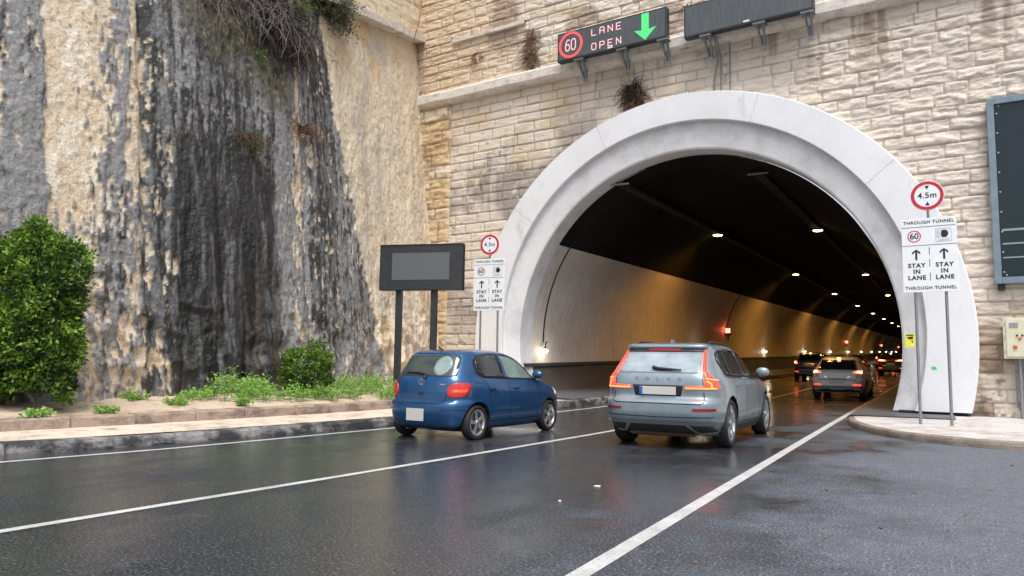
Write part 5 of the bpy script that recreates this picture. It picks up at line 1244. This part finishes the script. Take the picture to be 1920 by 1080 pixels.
wall_growth(-7.95, 9.75, .30, .42, 190, 'dark dead ivy tuft on the wall just above the arch', M['dark_twig'], 61, .25, .55)
wall_growth(-7.75, 9.55, .22, .3, 60, 'brown dry stems lying over the dead ivy above the arch', M['dry'], 66, .3, .6)
wall_growth(-11.75, 12.1, .26, .75, 150, 'tall brown dead ivy on the wall above the cornice', M['dry'], 62, .2, .5)
wall_growth(-14.1, 12.3, .18, .2, 26, 'small dry tuft on the wall above the left end of the cornice', M['dry'], 63, .15, .35)
wall_growth(-16.9, 11.15, .35, .2, 40, 'dry brown tuft at the left end of the cornice', M['dry'], 64, .3, .4)
wall_growth(-6.0, 12.15, .3, .12, 20, 'dry tuft on the wall behind the lit electronic sign', M['dry'], 65, .2, .4)
# thin bare sapling at the wall corner
t = thing('sapling', 'thin leafless sapling leaning in the corner above the bare rock', 'sapling', (-15.9, 21.0, 13.1)); b = MB(); rs = np.random.RandomState(5)
def br(p, d, L_, r, k):
    pts = [p]
    for j in range(4): d = d + rs.normal(size=3) * .12; d /= np.linalg.norm(d); p = p + d * L_ / 4; pts.append(p)
    b.tube(pts, [r * (1 - .15 * j) for j in range(5)], 4, 0, False)
    if k:
        for q in pts[1:]: br(q, d + rs.normal(size=3) * .6, L_ * .5, r * .5, k - 1)
br(np.array([0, 0, -.4]), np.array([.05, .35, .9]), 2.4, .016, 2); b.build('trunk', M['dry'], t)

# ------------------------------------------------------------------ litter
rs = np.random.RandomState(12)
def scrap(name, label, cat, x, y, z, sz, m, group=None):
    b = MB(); n = 7; P_ = [(sz * (.6 + .5 * rs.rand()) * math.cos(2 * math.pi * k / n), sz * .5 * (.6 + .5 * rs.rand()) * math.sin(2 * math.pi * k / n), .004 + .006 * rs.rand()) for k in range(n)]
    P_ += [(p[0], p[1], .001) for p in P_]; b.add(P_, [tuple(range(n)), tuple(range(2 * n - 1, n - 1, -1))] + [(k, n + k, n + (k + 1) % n, (k + 1) % n) for k in range(n)]); o = b.build(name, m, None, (x, y, z), rs.rand() * 6); tag(o, label, cat, group)
M['deadleaf'] = mat('dead_leaf', (.16, .10, .06), .8, var=.3, vscale=20); M['paper'] = mat('white_paper', (.75, .75, .74), .7)
scrap('paper_scrap', 'white paper scrap on the wet road behind the grey SUV', 'litter', -3.1, 7.48, 0, .046, M['paper'])
scrap('paper_scrap', 'tiny white paper bit on the road nearer than the larger white scrap', 'litter', -3.07, 6.49, 0, .022, M['paper'])
for i, (x, y) in enumerate(((-1.11, 10.45), (-.74, 6.22), (-1.39, 5.01), (.22, 7.85), (.07, 7.04), (-1.45, 11.36), (-.2, 8.9), (.5, 9.6))):
    scrap('fallen_leaf', 'small brown fallen leaf on the grey asphalt right of the edge line', 'leaf', x, y, 0, .026, M['deadleaf'], 'fallen leaves on the right asphalt')
for i, (x, y) in enumerate(((-.4, 6.84), (-1.0, 8.6), (.9, 12.2))):
    scrap('dark_scrap', 'small dark scrap on the grey asphalt right of the edge line', 'litter', x, y, 0, .03, M['dark_twig'], 'dark scraps on the right asphalt')
for i, (x, y, L_, a) in enumerate(((-12.3, 7.7, .5, .3), (-12.0, 7.0, .25, .1), (-12.4, 8.9, .5, -.5))):
    b = MB(); b.tube([(-L_ / 2, 0, .03), (0, .03, .04), (L_ / 2, 0, .02)], [.012, .015, .008], 6); o = b.build('stick', M['bark'], None, (x, y, .40), a); tag(o, ['long stick on the soil in front of the big bush', 'short dark stick on the soil below the big bush', 'thin stick on the bare sand right of the big bush'][i], 'stick')
